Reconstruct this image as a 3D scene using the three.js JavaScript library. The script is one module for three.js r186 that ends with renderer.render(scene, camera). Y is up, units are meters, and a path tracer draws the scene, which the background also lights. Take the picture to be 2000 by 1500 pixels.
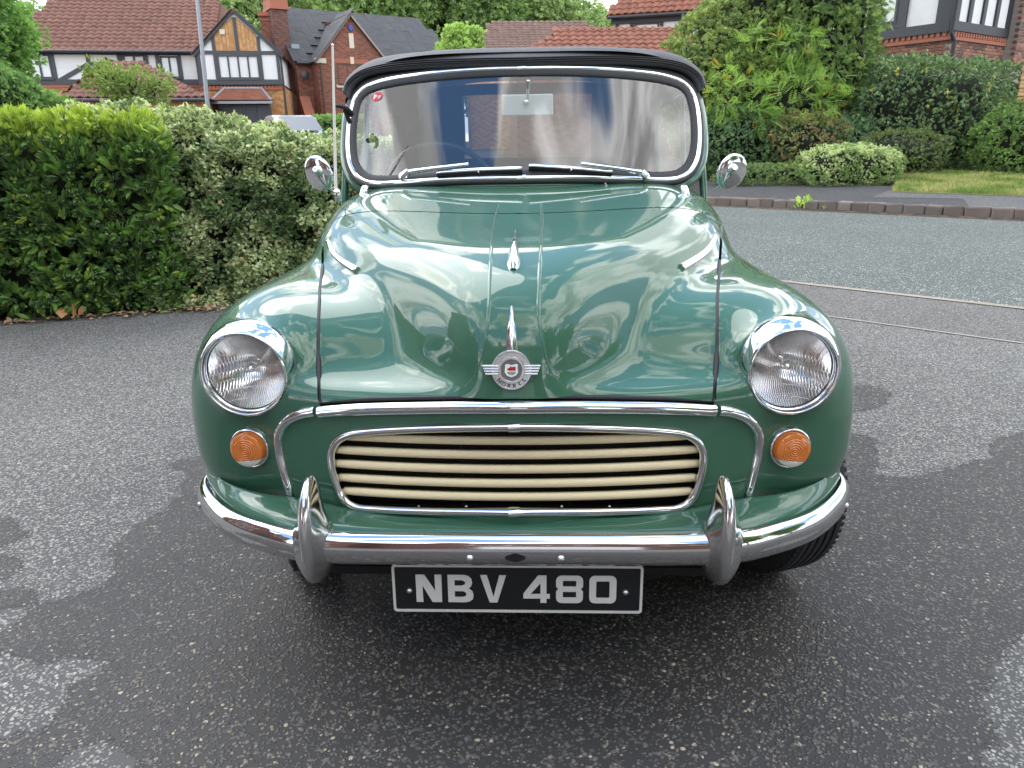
import * as THREE from 'three';
import { mergeGeometries, mergeVertices, toCreasedNormals } from 'three/addons/utils/BufferGeometryUtils.js';
import { RoundedBoxGeometry } from 'three/addons/geometries/RoundedBoxGeometry.js';
import { TextGeometry } from 'three/addons/geometries/TextGeometry.js';
import { FontLoader } from 'three/addons/loaders/FontLoader.js';
import { createNoise2D, createNoise3D } from 'simplex-noise';

// ---------------------------------------------------------------- camera, sky, sun, exposure
const V = (x, y, z) => new THREE.Vector3(x, y, z);
const scene = new THREE.Scene();
const renderer = new THREE.WebGLRenderer({ antialias: true });
renderer.toneMapping = THREE.LinearToneMapping;
renderer.toneMappingExposure = 2.7;
renderer.shadowMap.enabled = true;

const D2R = Math.PI / 180, FOCAL = 1400, EYE = V(0.045, 1.17, 1.42), PITCH = 18.6 * D2R, YAW = 2.1 * D2R, ROLL = 0.9 * D2R;
const camera = new THREE.PerspectiveCamera(2 * Math.atan(750 / FOCAL) / D2R, 4 / 3, 0.05, 600);
const FW = V(-Math.sin(YAW) * Math.cos(PITCH), -Math.sin(PITCH), -Math.cos(YAW) * Math.cos(PITCH));
const R0 = V(0, 0, 0).crossVectors(FW, V(0, 1, 0)).normalize(), U0 = V(0, 0, 0).crossVectors(R0, FW);
const RT = R0.clone().multiplyScalar(Math.cos(ROLL)).addScaledVector(U0, -Math.sin(ROLL)), UP = U0.clone().multiplyScalar(Math.cos(ROLL)).addScaledVector(R0, Math.sin(ROLL));
camera.position.copy(EYE);
camera.quaternion.setFromRotationMatrix(new THREE.Matrix4().makeBasis(RT, UP, FW.clone().negate()));
scene.add(camera);

// seeded random numbers and noise
function rng(seed) { let s = seed >>> 0; return () => { s = (s + 0x6d2b79f5) >>> 0; let t = Math.imul(s ^ (s >>> 15), 1 | s); t = (t + Math.imul(t ^ (t >>> 7), 61 | t)) ^ t; return ((t ^ (t >>> 14)) >>> 0) / 4294967296; }; }
const N2 = createNoise2D(rng(11)), N3 = createNoise3D(rng(12));
const fbm2 = (x, y, o = 4) => { let a = 0.5, s = 0; for (let i = 0; i < o; i++) { s += a * N2(x, y); x = x * 2.03 + 17; y = y * 2.03 - 9; a *= 0.5; } return s; };
const fbm3 = (x, y, z, o = 5) => { let a = 0.5, s = 0; for (let i = 0; i < o; i++) { s += a * N3(x, y, z); x = x * 2.03 + 11; y = y * 2.03 - 7; z = z * 2.03 + 3; a *= 0.5; } return s; };
const clamp = (x, a = 0, b = 1) => Math.min(b, Math.max(a, x)), lerp = (a, b, t) => a + (b - a) * t;
const smooth = (a, b, x) => { const t = clamp((x - a) / (b - a)); return t * t * (3 - 2 * t); };

const SUN = V(-0.42, 0.8, -0.46).normalize();
{ // broken cloud over blue: a computed sky, the same all round
  const W = 2048, H = 1024, d = new Float32Array(W * H * 4);
  for (let j = 0; j < H; j++) for (let i = 0; i < W; i++) {
    const el = ((j + 0.5) / H - 0.5) * Math.PI, az = ((i + 0.5) / W - 0.5) * 2 * Math.PI;
    const x = Math.cos(el) * Math.cos(az), y = Math.sin(el), z = Math.cos(el) * Math.sin(az);
    const o = (j * W + i) * 4, yy = Math.max(y, 0);
    const h = 1 / (yy + 0.32), px = x * h * 1.35 + 49.3, pz = z * h * 1.35 + 43.4;            // cloud layer seen in perspective
    const wx = fbm2(px * 0.9 + 5, pz * 0.9, 3) * 0.6, wz = fbm2(px * 0.9 - 8, pz * 0.9 + 4, 3) * 0.6;
    const fine = fbm3(px * 4.5 + wx * 3, pz * 4.5 + wz * 3, 4.1, 4), c = fbm3(px * 0.85 + wx, pz * 0.85 + wz, 1.7, 6) + 0.10 * fine;
    const cover = smooth(-0.16, 0.16, c + 0.10 * (1 - yy));
    const thick = smooth(-0.1, 0.5, fbm3(px * 1.7 + wx, pz * 1.7 + wz, 7.3, 5) + c * 0.5 + 0.2 * fine);
    const s = clamp(x * SUN.x + y * SUN.y + z * SUN.z), glow = 0.2 * Math.pow(s, 5) + 0.15 * Math.pow(s, 30);
    const hz = (1 - yy) ** 3, blue = [0.13 + 0.38 * hz, 0.26 + 0.36 * hz, 0.52 + 0.24 * hz];
    const white = lerp(1.7, 0.62, thick), cl = [white, white, white * 1.0];
    for (let k = 0; k < 3; k++) d[o + k] = lerp(blue[k], cl[k], cover) * (1 + glow);
    d[o + 3] = 1;
  }
  const t = new THREE.DataTexture(d, W, H, THREE.RGBAFormat, THREE.FloatType);
  t.mapping = THREE.EquirectangularReflectionMapping; t.magFilter = t.minFilter = THREE.LinearFilter; t.needsUpdate = true;
  scene.background = t; scene.environment = t;
}
const sun = new THREE.DirectionalLight(new THREE.Color(1, 0.95, 0.86), 1.0);
sun.position.copy(SUN).multiplyScalar(60); sun.castShadow = true; sun.shadow.radius = 90;
sun.shadow.mapSize.set(2048, 2048);
Object.assign(sun.shadow.camera, { left: -45, right: 45, top: 45, bottom: -45, near: 1, far: 160 });
scene.add(sun); scene.add(sun.target);

// ---------------------------------------------------------------- helpers
const ray = (px, py) => FW.clone().addScaledVector(RT, (px - 1000) / FOCAL).addScaledVector(UP, (750 - py) / FOCAL);
const atZ = (px, py, z) => { const r = ray(px, py); return EYE.clone().addScaledVector(r, (z - EYE.z) / r.z); };
const atY = (px, py, y) => { const r = ray(px, py); return EYE.clone().addScaledVector(r, (y - EYE.y) / r.y); };
const FH = V(-Math.sin(YAW), 0, -Math.cos(YAW));
const atD = (px, py, d) => { const r = ray(px, py); return EYE.clone().addScaledVector(r, d / r.dot(FH)); };
const proj = (p) => { const d = p.clone().sub(EYE), D = d.dot(FW); return [1000 + FOCAL * d.dot(RT) / D, 750 - FOCAL * d.dot(UP) / D]; };

const used = new Map();
function numbered(name) { const n = used.get(name) ?? 0; used.set(name, n + 1); return n ? name + '_' + String(n).padStart(3, '0') : name; }
function tag(o, label, category, group, kind) { if (label) o.userData.label = label; if (category) o.userData.category = category; if (group) o.userData.group = group; if (kind) o.userData.kind = kind; return o; }
function thing(name, label, category, pos = [0, 0, 0], turn = 0, group) { const o = new THREE.Group(); o.name = numbered(name); o.position.set(...pos); o.rotation.y = turn; scene.add(o); return tag(o, label, category, group); }
function shade(m) { m.castShadow = m.receiveShadow = true; return m; }
function part(name, geo, mat, parent) {
  const m = shade(new THREE.Mesh(Array.isArray(geo) ? join(geo) : geo, mat));
  m.name = parent === scene ? numbered(name) : name; parent.add(m); return m;
}
function struct(name, geo, mat) { const m = part(name, geo, mat, scene); m.userData.kind = 'structure'; return m; }
function bare(g) { if (g.index) g = g.toNonIndexed(); const r = new THREE.BufferGeometry(); r.setAttribute('position', g.attributes.position); if (!g.attributes.normal) g.computeVertexNormals(); r.setAttribute('normal', g.attributes.normal); r.setAttribute('uv', g.attributes.uv ?? new THREE.BufferAttribute(new Float32Array(g.attributes.position.count * 2), 2)); return r; }
const join = (list) => list.length === 1 ? list[0] : mergeGeometries(list.map(bare));
function mesh3(pos, idx, nor, uv) { const g = new THREE.BufferGeometry(); g.setAttribute('position', new THREE.Float32BufferAttribute(pos, 3)); if (uv) g.setAttribute('uv', new THREE.Float32BufferAttribute(uv, 2)); g.setIndex(idx); if (nor) g.setAttribute('normal', new THREE.Float32BufferAttribute(nor, 3)); else g.computeVertexNormals(); return g; }
const box = (w, h, d, x = 0, y = 0, z = 0, r = 0) => (r ? new RoundedBoxGeometry(w, h, d, 2, r) : new THREE.BoxGeometry(w, h, d)).translate(x, y, z);
const mirrorX = (g) => { const r = bare(g).clone(); const p = r.attributes.position, n = r.attributes.normal, u = r.attributes.uv; for (let i = 0; i < p.count; i += 3) { const sw = (a, s) => { for (let k = 0; k < s; k++) { const t = a.array[(i + 1) * s + k]; a.array[(i + 1) * s + k] = a.array[(i + 2) * s + k]; a.array[(i + 2) * s + k] = t; } }; sw(p, 3); sw(n, 3); sw(u, 2); } for (let i = 0; i < p.count; i++) { p.setX(i, -p.getX(i)); n.setX(i, -n.getX(i)); } return r; };
// grid of points -> smooth surface; rows[i][j] are Vector3
function grid(rows, { closeJ = false, closeI = false, flip = false, uvScale = null } = {}) {
  const m = rows.length, n = rows[0].length, pos = [], idx = [], uv = [];
  for (let i = 0; i < m; i++) for (let j = 0; j < n; j++) { const p = rows[i][j]; pos.push(p.x, p.y, p.z); uv.push(uvScale ? j / (n - 1) * uvScale[0] : j / (n - 1), uvScale ? i / (m - 1) * uvScale[1] : i / (m - 1)); }
  const M = closeI ? m : m - 1, N = closeJ ? n : n - 1;
  for (let i = 0; i < M; i++) for (let j = 0; j < N; j++) {
    const a = i * n + j, b = i * n + (j + 1) % n, c = ((i + 1) % m) * n + j, d = ((i + 1) % m) * n + (j + 1) % n;
    flip ? idx.push(a, c, b, b, c, d) : idx.push(a, b, c, b, d, c);
  }
  return mesh3(pos, idx, null, uv);
}
// Catmull-Rom curve through points, sampled n times
const curve = (pts, n = 40, closed = false) => new THREE.CatmullRomCurve3(pts, closed, 'centripetal').getSpacedPoints(n).slice(0, closed ? n : n + 1);
// profile [[side, out], ...] swept along path; outs = outward direction (vector, or one per point)
function sweep(path, profile, outs, { closed = false, closedProfile = true, scale = null, caps = true } = {}) {
  const n = path.length, rows = [];
  for (let i = 0; i < n; i++) {
    const a = path[closed ? (i + n - 1) % n : Math.max(0, i - 1)], b = path[closed ? (i + 1) % n : Math.min(n - 1, i + 1)];
    const t = b.clone().sub(a).normalize(), o = (Array.isArray(outs) ? outs[i] : outs).clone();
    o.addScaledVector(t, -o.dot(t)).normalize();
    const s = V(0, 0, 0).crossVectors(t, o), k = scale ? scale(i / (n - 1)) : 1;
    rows.push(profile.map(([u, w]) => path[i].clone().addScaledVector(s, u * k).addScaledVector(o, w * k)));
  }
  const g = [grid(rows, { closeJ: closedProfile, closeI: closed, flip: true })];
  if (!closed && caps && closedProfile) for (const [r, f] of [[rows[0], false], [rows[n - 1], true]]) {
    const c = r.reduce((s, p) => s.add(p), V(0, 0, 0)).multiplyScalar(1 / r.length), pos = [c.x, c.y, c.z], idx = [];
    r.forEach((p) => pos.push(p.x, p.y, p.z));
    for (let j = 0; j < r.length; j++) { const x = 1 + j, y = 1 + (j + 1) % r.length; f ? idx.push(0, x, y) : idx.push(0, y, x); }
    g.push(mesh3(pos, idx));
  }
  return g.length > 1 ? join(g) : g[0];
}
const oval = (a, b, n = 12, a0 = 0, a1 = 2 * Math.PI) => Array.from({ length: n }, (_, i) => { const t = a0 + (a1 - a0) * i / n; return [a * Math.cos(t), b * Math.sin(t)]; });
const tube = (pts, r, seg = 24, rad = 8, closed = false) => new THREE.TubeGeometry(new THREE.CatmullRomCurve3(pts, closed, 'centripetal'), seg, r, rad, closed);
function rod(a, b, r0, r1 = r0, n = 8) { const d = b.clone().sub(a), g = new THREE.CylinderGeometry(r1, r0, d.length(), n); g.translate(0, d.length() / 2, 0); g.applyQuaternion(new THREE.Quaternion().setFromUnitVectors(V(0, 1, 0), d.clone().normalize())); return g.translate(a.x, a.y, a.z); }
const aim = (g, dir, pos) => { g.applyQuaternion(new THREE.Quaternion().setFromUnitVectors(V(0, 1, 0), dir.clone().normalize())); return g.translate(pos.x, pos.y, pos.z); };   // y axis of g to dir
// basis placement: x to ex, y to ey, z to ez
const place = (g, ex, ey, ez, pos) => g.applyMatrix4(new THREE.Matrix4().makeBasis(ex, ey, ez).setPosition(pos));
function slab(pts2, depth, bevel = 0, holes = []) { const s = new THREE.Shape(pts2.map(([x, y]) => new THREE.Vector2(x, y))); for (const h of holes) s.holes.push(new THREE.Path(h.map(([x, y]) => new THREE.Vector2(x, y)))); return new THREE.ExtrudeGeometry(s, { depth, bevelEnabled: bevel > 0, bevelSize: bevel, bevelThickness: bevel, bevelSegments: 2, curveSegments: 8 }); }

// smooth surface of an implicit function: surface nets, vertices drawn onto F = 0, normals from its slope
function slope(F, p, e = 1e-3) { return V(F(p.x + e, p.y, p.z) - F(p.x - e, p.y, p.z), F(p.x, p.y + e, p.z) - F(p.x, p.y - e, p.z), F(p.x, p.y, p.z + e) - F(p.x, p.y, p.z - e)).multiplyScalar(0.5 / e); }
function settle(F, p, n = 4) { for (let k = 0; k < n; k++) { const g = slope(F, p), l = g.lengthSq(); if (l < 1e-6) break; p.addScaledVector(g, -F(p.x, p.y, p.z) / l * (k < 2 ? 0.8 : 1)); } return p; }
function nets(F, lo, hi, cell) {
  const n = [0, 1, 2].map((k) => Math.ceil((hi[k] - lo[k]) / cell) + 1), at = (i, j, k) => (i * n[1] + j) * n[2] + k;
  const f = new Float32Array(n[0] * n[1] * n[2]);
  for (let i = 0; i < n[0]; i++) for (let j = 0; j < n[1]; j++) for (let k = 0; k < n[2]; k++) f[at(i, j, k)] = F(lo[0] + i * cell, lo[1] + j * cell, lo[2] + k * cell);
  const id = new Int32Array(f.length).fill(-1), pos = [], nor = [], idx = [];
  const E = [[0, 1], [2, 3], [4, 5], [6, 7], [0, 2], [1, 3], [4, 6], [5, 7], [0, 4], [1, 5], [2, 6], [3, 7]];
  for (let i = 0; i < n[0] - 1; i++) for (let j = 0; j < n[1] - 1; j++) for (let k = 0; k < n[2] - 1; k++) {
    const c = []; let m = 0;
    for (let q = 0; q < 8; q++) { const v = f[at(i + (q >> 2 & 1), j + (q >> 1 & 1), k + (q & 1))]; c.push(v); if (v < 0) m++; }
    if (m === 0 || m === 8) continue;
    const p = V(0, 0, 0); let w = 0;
    for (const [a, b] of E) if ((c[a] < 0) !== (c[b] < 0)) { const t = c[a] / (c[a] - c[b]); p.x += lerp(a >> 2 & 1, b >> 2 & 1, t); p.y += lerp(a >> 1 & 1, b >> 1 & 1, t); p.z += lerp(a & 1, b & 1, t); w++; }
    p.multiplyScalar(1 / w); p.set(lo[0] + (i + p.x) * cell, lo[1] + (j + p.y) * cell, lo[2] + (k + p.z) * cell);
    const q = settle(F, p.clone()); if (q.distanceTo(p) < cell * 1.5) p.copy(q);
    const g = slope(F, p).normalize(); id[at(i, j, k)] = pos.length / 3; pos.push(p.x, p.y, p.z); nor.push(g.x, g.y, g.z);
  }
  for (let i = 1; i < n[0] - 1; i++) for (let j = 1; j < n[1] - 1; j++) for (let k = 1; k < n[2] - 1; k++) {
    const s = f[at(i, j, k)] < 0;
    const quad = (a, b, c, d, o) => { if (a < 0 || b < 0 || c < 0 || d < 0) return; o ? idx.push(a, b, c, a, c, d) : idx.push(a, c, b, a, d, c); };
    if (s !== f[at(i + 1, j, k)] < 0) quad(id[at(i, j - 1, k - 1)], id[at(i, j, k - 1)], id[at(i, j, k)], id[at(i, j - 1, k)], s);
    if (s !== f[at(i, j + 1, k)] < 0) quad(id[at(i - 1, j, k - 1)], id[at(i - 1, j, k)], id[at(i, j, k)], id[at(i, j, k - 1)], s);
    if (s !== f[at(i, j, k + 1)] < 0) quad(id[at(i - 1, j - 1, k)], id[at(i, j - 1, k)], id[at(i, j, k)], id[at(i - 1, j, k)], s);
  }
  return mesh3(pos, idx, nor);
}
// keep the part of an indexed mesh where g(p) > 0, cut along g = 0
function clip(geo, g, F) {
  const P = Array.from(geo.attributes.position.array), Nn = Array.from(geo.attributes.normal.array), I = geo.index.array, s = [], out = [], cache = new Map();
  const pt = (i) => V(P[3 * i], P[3 * i + 1], P[3 * i + 2]);
  for (let i = 0; i < P.length / 3; i++) s.push(g(pt(i)));
  const cut = (a, b) => {
    const key = a < b ? a + ',' + b : b + ',' + a; if (cache.has(key)) return cache.get(key);
    const A = pt(a), B = pt(b); let lo = 0, hi = 1; const sa = s[a] > 0;
    for (let k = 0; k < 18; k++) { const m = (lo + hi) / 2; ((g(A.clone().lerp(B, m)) > 0) === sa) ? lo = m : hi = m; }
    const p = A.lerp(B, (lo + hi) / 2); let nn = V(Nn[3 * a], Nn[3 * a + 1], Nn[3 * a + 2]).lerp(V(Nn[3 * b], Nn[3 * b + 1], Nn[3 * b + 2]), (lo + hi) / 2).normalize();
    if (F) nn = slope(F, p).normalize();
    const id = P.length / 3; P.push(p.x, p.y, p.z); Nn.push(nn.x, nn.y, nn.z); s.push(0); cache.set(key, id); return id;
  };
  for (let t = 0; t < I.length; t += 3) {
    const v = [I[t], I[t + 1], I[t + 2]], k = v.map((i) => s[i] > 0), m = k.filter(Boolean).length;
    if (m === 3) out.push(...v);
    else if (m === 1) { const q = k.indexOf(true), a = v[q], b = v[(q + 1) % 3], c = v[(q + 2) % 3]; out.push(a, cut(a, b), cut(a, c)); }
    else if (m === 2) { const q = k.indexOf(false), a = v[q], b = v[(q + 1) % 3], c = v[(q + 2) % 3], x = cut(a, b), y = cut(a, c); out.push(x, b, c, x, c, y); }
  }
  return tidy(mesh3(P, out, Nn));
}
function tidy(geo) { const I = geo.index.array, map = new Map(), P = [], Nn = [], out = [], p = geo.attributes.position.array, n = geo.attributes.normal.array; for (const i of I) { if (!map.has(i)) { map.set(i, P.length / 3); P.push(p[3 * i], p[3 * i + 1], p[3 * i + 2]); Nn.push(n[3 * i], n[3 * i + 1], n[3 * i + 2]); } out.push(map.get(i)); } const uv = []; for (let i = 0; i < P.length; i += 3) uv.push(P[i] + 0.35 * P[i + 2], P[i + 1] - 0.8 * P[i + 2]); return mesh3(P, out, Nn, uv); }
const smin = (a, b, k) => { const h = Math.max(k - Math.abs(a - b), 0) / k; return Math.min(a, b) - h * h * k * 0.25; };
const smax = (a, b, k) => -smin(-a, -b, k);
// ---------------------------------------------------------------- textures and materials
function tex(w, h, fn, srgb = true, rep = null) {       // fn(u, v) -> [r, g, b] 0..1 (colour maps: sRGB values)
  const d = new Uint8Array(w * h * 4);
  for (let j = 0; j < h; j++) for (let i = 0; i < w; i++) { const c = fn(i / w, j / h, i, j), o = (j * w + i) * 4; d[o] = clamp(c[0]) * 255; d[o + 1] = clamp(c[1]) * 255; d[o + 2] = clamp(c[2]) * 255; d[o + 3] = 255; }
  const t = new THREE.DataTexture(d, w, h, THREE.RGBAFormat); t.wrapS = t.wrapT = THREE.RepeatWrapping; t.magFilter = THREE.LinearFilter; t.minFilter = THREE.LinearMipmapLinearFilter; t.generateMipmaps = true;
  if (srgb) t.colorSpace = THREE.SRGBColorSpace; if (rep) t.repeat.set(...rep); t.needsUpdate = true; return t;
}
// noise that repeats seamlessly over the unit square
const tile2 = (u, v, f, o = 3) => { let a = 0.5, s = 0; for (let k = 0; k < o; k++) { const R = f / 6.2832; s += a * N3(Math.cos(u * 6.2832) * R + 3 * k, Math.sin(u * 6.2832) * R + Math.cos(v * 6.2832) * R * 0.9 + 7, Math.sin(v * 6.2832) * R); f *= 2.1; a *= 0.5; } return s; };
const std = (rgb, rough = 0.7, metal = 0, more = {}) => new THREE.MeshStandardMaterial({ color: new THREE.Color().setRGB(...rgb), roughness: rough, metalness: metal, ...more });
const phys = (rgb, rough, metal, more = {}) => new THREE.MeshPhysicalMaterial({ color: new THREE.Color().setRGB(...rgb), roughness: rough, metalness: metal, ...more });
const M = {
  paint: phys([0.046, 0.135, 0.082], 0.42, 0, { clearcoat: 1, clearcoatRoughness: 0.025, specularIntensity: 0.25 }),
  chrome: std([0.80, 0.80, 0.81], 0.07, 1),
  chromeWorn: std([0.74, 0.735, 0.73], 0.2, 1),
  bumperChrome: std([0.72, 0.72, 0.73], 0.15, 1),
  steel: std([0.62, 0.62, 0.62], 0.3, 1),
  rubber: std([0.018, 0.018, 0.02], 0.6),
  black: std([0.006, 0.006, 0.007], 0.8),
  dark: std([0.012, 0.012, 0.013], 0.55),
  cream: std([0.82, 0.69, 0.43], 0.38),
  glass: phys([0.93, 0.97, 0.96], 0.0, 0, { transmission: 1, thickness: 0, ior: 2.0 }),
  clear: phys([0.97, 0.97, 0.95], 0.02, 0, { transmission: 1, thickness: 0, ior: 1.5 }),
};
M.chromeWorn.roughnessMap = tex(256, 256, (u, v) => { const s = 0.5 + 0.6 * tile2(u, v, 8, 4); return [0, 0.25 + 0.75 * clamp(s), 0]; }, false, [3, 3]);
M.bumperChrome.roughnessMap = M.chromeWorn.roughnessMap; M.bumperChrome.roughness = 0.13;
{ // old paint: stone chips, specks and water spots
  const R = rng(77), W = 1024, chips = new Float32Array(W * W), spots = new Float32Array(W * W);
  const dab = (a, n, r0, r1) => { for (let k = 0; k < n; k++) { const cx = R() * W, cy = R() * W, r = r0 + (r1 - r0) * R() ** 3, v = 0.4 + 0.6 * R(); for (let j = -Math.ceil(r); j <= r; j++) for (let i = -Math.ceil(r); i <= r; i++) if (i * i + j * j <= r * r) a[((Math.round(cy + j) + W) % W) * W + (Math.round(cx + i) + W) % W] = v; } };
  dab(chips, 420, 0.6, 2.4); dab(spots, 2600, 1.2, 6);
  M.paint.map = tex(W, W, (u, v, i, j) => { const c = chips[j * W + i], s = 0.965 + 0.035 * tile2(u, v, 5, 4) - 0.02 * spots[j * W + i]; return [lerp(s, 1, c), s, s]; });
  M.paint.clearcoatRoughnessMap = tex(W, W, (u, v, i, j) => { const s = 0.35 + 0.4 * clamp(tile2(u, v, 6, 5) + 0.3) + 0.5 * spots[j * W + i] + 0.4 * chips[j * W + i]; return [s, s, s]; }, false);
  M.paint.clearcoatRoughness = 0.07;
}
// ---------------------------------------------------------------- ground: the road runs along (0.768, 0.640); n is the distance across it
const acrossN = (x, z) => 0.640 * x - 0.768 * z;
const RD = (n, s) => V(0.640 * n + 0.768 * s, 0, -0.768 * n + 0.640 * s);
const KERB = 11.72;
const terrain = (x, z) => { const n = acrossN(x, z); return n < KERB ? 0 : n < 20 ? 0.12 + 0.0625 * (n - KERB) : 0.6375 + 0.02 * Math.min(n - 20, 40); };
const onTerrain = (px, py) => { const r = ray(px, py); let t = 0.3; for (; t < 120; t += 0.02) { const p = EYE.clone().addScaledVector(r, t); if (p.y < terrain(p.x, p.z)) return p; } return EYE.clone().addScaledVector(r, t); };
const stones = (() => { // rolled stones in bitumen, 2048 pixels for 2 m: tone and height
  const W = 2048, h = new Float32Array(W * W), t = new Float32Array(W * W).fill(-1), R = rng(5);
  for (let k = 0; k < 60000; k++) {
    const cx = R() * W, cy = R() * W, a = 2.4 + 3.8 * R() * R(), b = a * (0.6 + 0.4 * R()), th = R() * 3.14, c = Math.cos(th), s = Math.sin(th), tone = R(), top = 0.45 + 0.55 * R();
    for (let j = -8; j <= 8; j++) for (let i = -8; i <= 8; i++) { const x = (i * c + j * s) / a, y = (-i * s + j * c) / b, q = x * x + y * y; if (q > 1) continue; const o = ((Math.round(cy + j) + W) % W) * W + (Math.round(cx + i) + W) % W, z = top * Math.sqrt(1 - q * 0.75); if (z > h[o]) { h[o] = z; t[o] = tone; } }
  }
  return { W, h, t };
})();
const tarTex = (fn) => tex(stones.W, stones.W, (u, v, i, j) => { const o = j * stones.W + i; return fn(stones.t[o], stones.h[o], u, v); });
const grain = tex(stones.W, stones.W, (u, v, i, j) => { const g = stones.h[j * stones.W + i]; return [g, g, g]; }, false);
const dryTex = tarTex((t, h) => { if (t < 0) return [0.36, 0.36, 0.36]; const b = t > 0.94 ? 0.76 : 0.49 + 0.22 * t; return [b * 1.0, b * 0.985, b * 0.955]; });
const wetTex = tarTex((t, h) => { if (t < 0) return [0.19, 0.188, 0.185]; const b = t > 0.965 ? 0.66 : t > 0.83 ? 0.47 : 0.25 + 0.16 * t; return t > 0.83 ? [b, b * 0.95, b * 0.84] : [b, b * 0.99, b * 0.98]; });
const roadTex = tarTex((t, h) => { if (t < 0) return [0.37, 0.385, 0.38]; const b = t > 0.82 ? 0.93 : 0.46 + 0.22 * t; return [b * 0.945, b, b * 0.955]; });
const asphalt = (map, rgb, scale, rough = 0.9, bump = 0.0035) => std(rgb, rough, 0, { map: scale === 1 ? map : Object.assign(map.clone(), { repeat: new THREE.Vector2(scale, scale) }), bumpMap: scale === 1 ? grain : Object.assign(grain.clone(), { repeat: new THREE.Vector2(scale, scale) }), bumpScale: bump, vertexColors: true });
// strip between two distances across the road, uv in units of 2 m, patchy tone from real wear
function strip(n0, n1, s0, s1, y, step, seed, amp) {
  const a = Math.max(1, Math.round((n1 - n0) / step)), b = Math.max(1, Math.round((s1 - s0) / step)), pos = [], uv = [], col = [], idx = [];
  for (let i = 0; i <= a; i++) for (let j = 0; j <= b; j++) { const p = RD(lerp(n0, n1, i / a), lerp(s0, s1, j / b)), h = typeof y === 'function' ? y(p.x, p.z) : y; pos.push(p.x, h, p.z); uv.push(p.x / 2, p.z / 2); const c = 1 + amp * (fbm2(p.x * 0.55 + seed, p.z * 0.55, 3) + 0.7 * fbm2(p.x * 2.6 + seed, p.z * 2.6, 3)); col.push(c, c, c); }
  for (let i = 0; i < a; i++) for (let j = 0; j < b; j++) { const o = i * (b + 1) + j; idx.push(o, o + 1, o + b + 1, o + 1, o + b + 2, o + b + 1); }
  const g = mesh3(pos, idx, null, uv); g.setAttribute('color', new THREE.Float32BufferAttribute(col, 3));
  if (g.attributes.normal.getY(0) < 0) { for (let k = 0; k < idx.length; k += 3) [idx[k + 1], idx[k + 2]] = [idx[k + 2], idx[k + 1]]; g.setIndex(idx); g.computeVertexNormals(); }
  return g;
}
const soilTex = tex(512, 512, (u, v) => { const s = tile2(u, v, 9, 5), q = tile2(v, u, 23, 3); return [0.30 + 0.16 * s + 0.1 * q, 0.25 + 0.13 * s + 0.08 * q, 0.19 + 0.1 * s]; });
{ const g = strip(-40, 120, -110, 110, (x, z) => terrain(x, z) - 0.035, 1.6, 3, 0.1); const u = g.attributes.uv; struct('ground', g, std([0.75, 0.75, 0.75], 1, 0, { map: soilTex })); }
struct('driveway', strip(-9, 3.98, -9, 14, 0, 0.16, 1, 0.16), asphalt(dryTex, [0.80, 0.785, 0.745], 1));
struct('edging_strip', strip(3.98, 4.01, -30, 40, 0.004, 0.3, 8, 0.3), std([0.30, 0.27, 0.23], 0.9, 0, { vertexColors: true, bumpMap: grain, bumpScale: 0.002 }));
struct('footway', strip(4.01, 5.03, -30, 40, 0.001, 0.16, 2, 0.14), asphalt(dryTex, [0.72, 0.695, 0.655], 1));
struct('dropped_kerb', strip(5.03, 5.11, -30, 40, 0.006, 0.12, 9, 0.35), std([0.29, 0.255, 0.205], 0.92, 0, { vertexColors: true, bumpMap: grain, bumpScale: 0.003 }));
struct('road', strip(5.11, KERB, -60, 60, 0.002, 0.3, 4, 0.12), asphalt(roadTex, [0.60, 0.605, 0.575], 0.7, 0.88, 0.005));
const FOOT = 14.25;
struct('pavement', strip(KERB + 0.13, FOOT, -60, 60, (x, z) => terrain(x, z) + 0.004, 0.3, 5, 0.12), asphalt(dryTex, [0.30, 0.30, 0.31], 1));
{ // paler older surfacing on the right stretch of the pavement, its edge cut on the skew
  const A = onTerrain(1748, 368), B = onTerrain(1702, 386), C = onTerrain(1880, 389), D = onTerrain(1905, 400), pts = [A, B, C, D].map((p) => [acrossN(p.x, p.z), 0.768 * p.x + 0.640 * p.z]);
  const s = new THREE.Shape([[FOOT - 0.01, pts[0][1]], [pts[1][0], pts[1][1]], [pts[2][0], pts[2][1]], [KERB + 0.16, pts[3][1]], [KERB + 0.16, 40], [FOOT - 0.01, 40]].map((p) => new THREE.Vector2(...p)));
  const g = new THREE.ShapeGeometry(s), p = g.attributes.position, u = g.attributes.uv; for (let i = 0; i < p.count; i++) { const q = RD(p.getX(i), p.getY(i)); u.setXY(i, q.x / 2, q.z / 2); p.setXYZ(i, q.x, terrain(q.x, q.z) + 0.008, q.z); } g.computeVertexNormals(); g.setAttribute('color', new THREE.Float32BufferAttribute(new Float32Array(p.count * 3).fill(1), 3)); if (g.attributes.normal.getY(0) < 0) { const x = g.index.array; for (let k = 0; k < x.length; k += 3) [x[k + 1], x[k + 2]] = [x[k + 2], x[k + 1]]; g.computeVertexNormals(); }
  struct('pavement', g, asphalt(dryTex, [0.56, 0.56, 0.56], 1));
}
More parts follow.
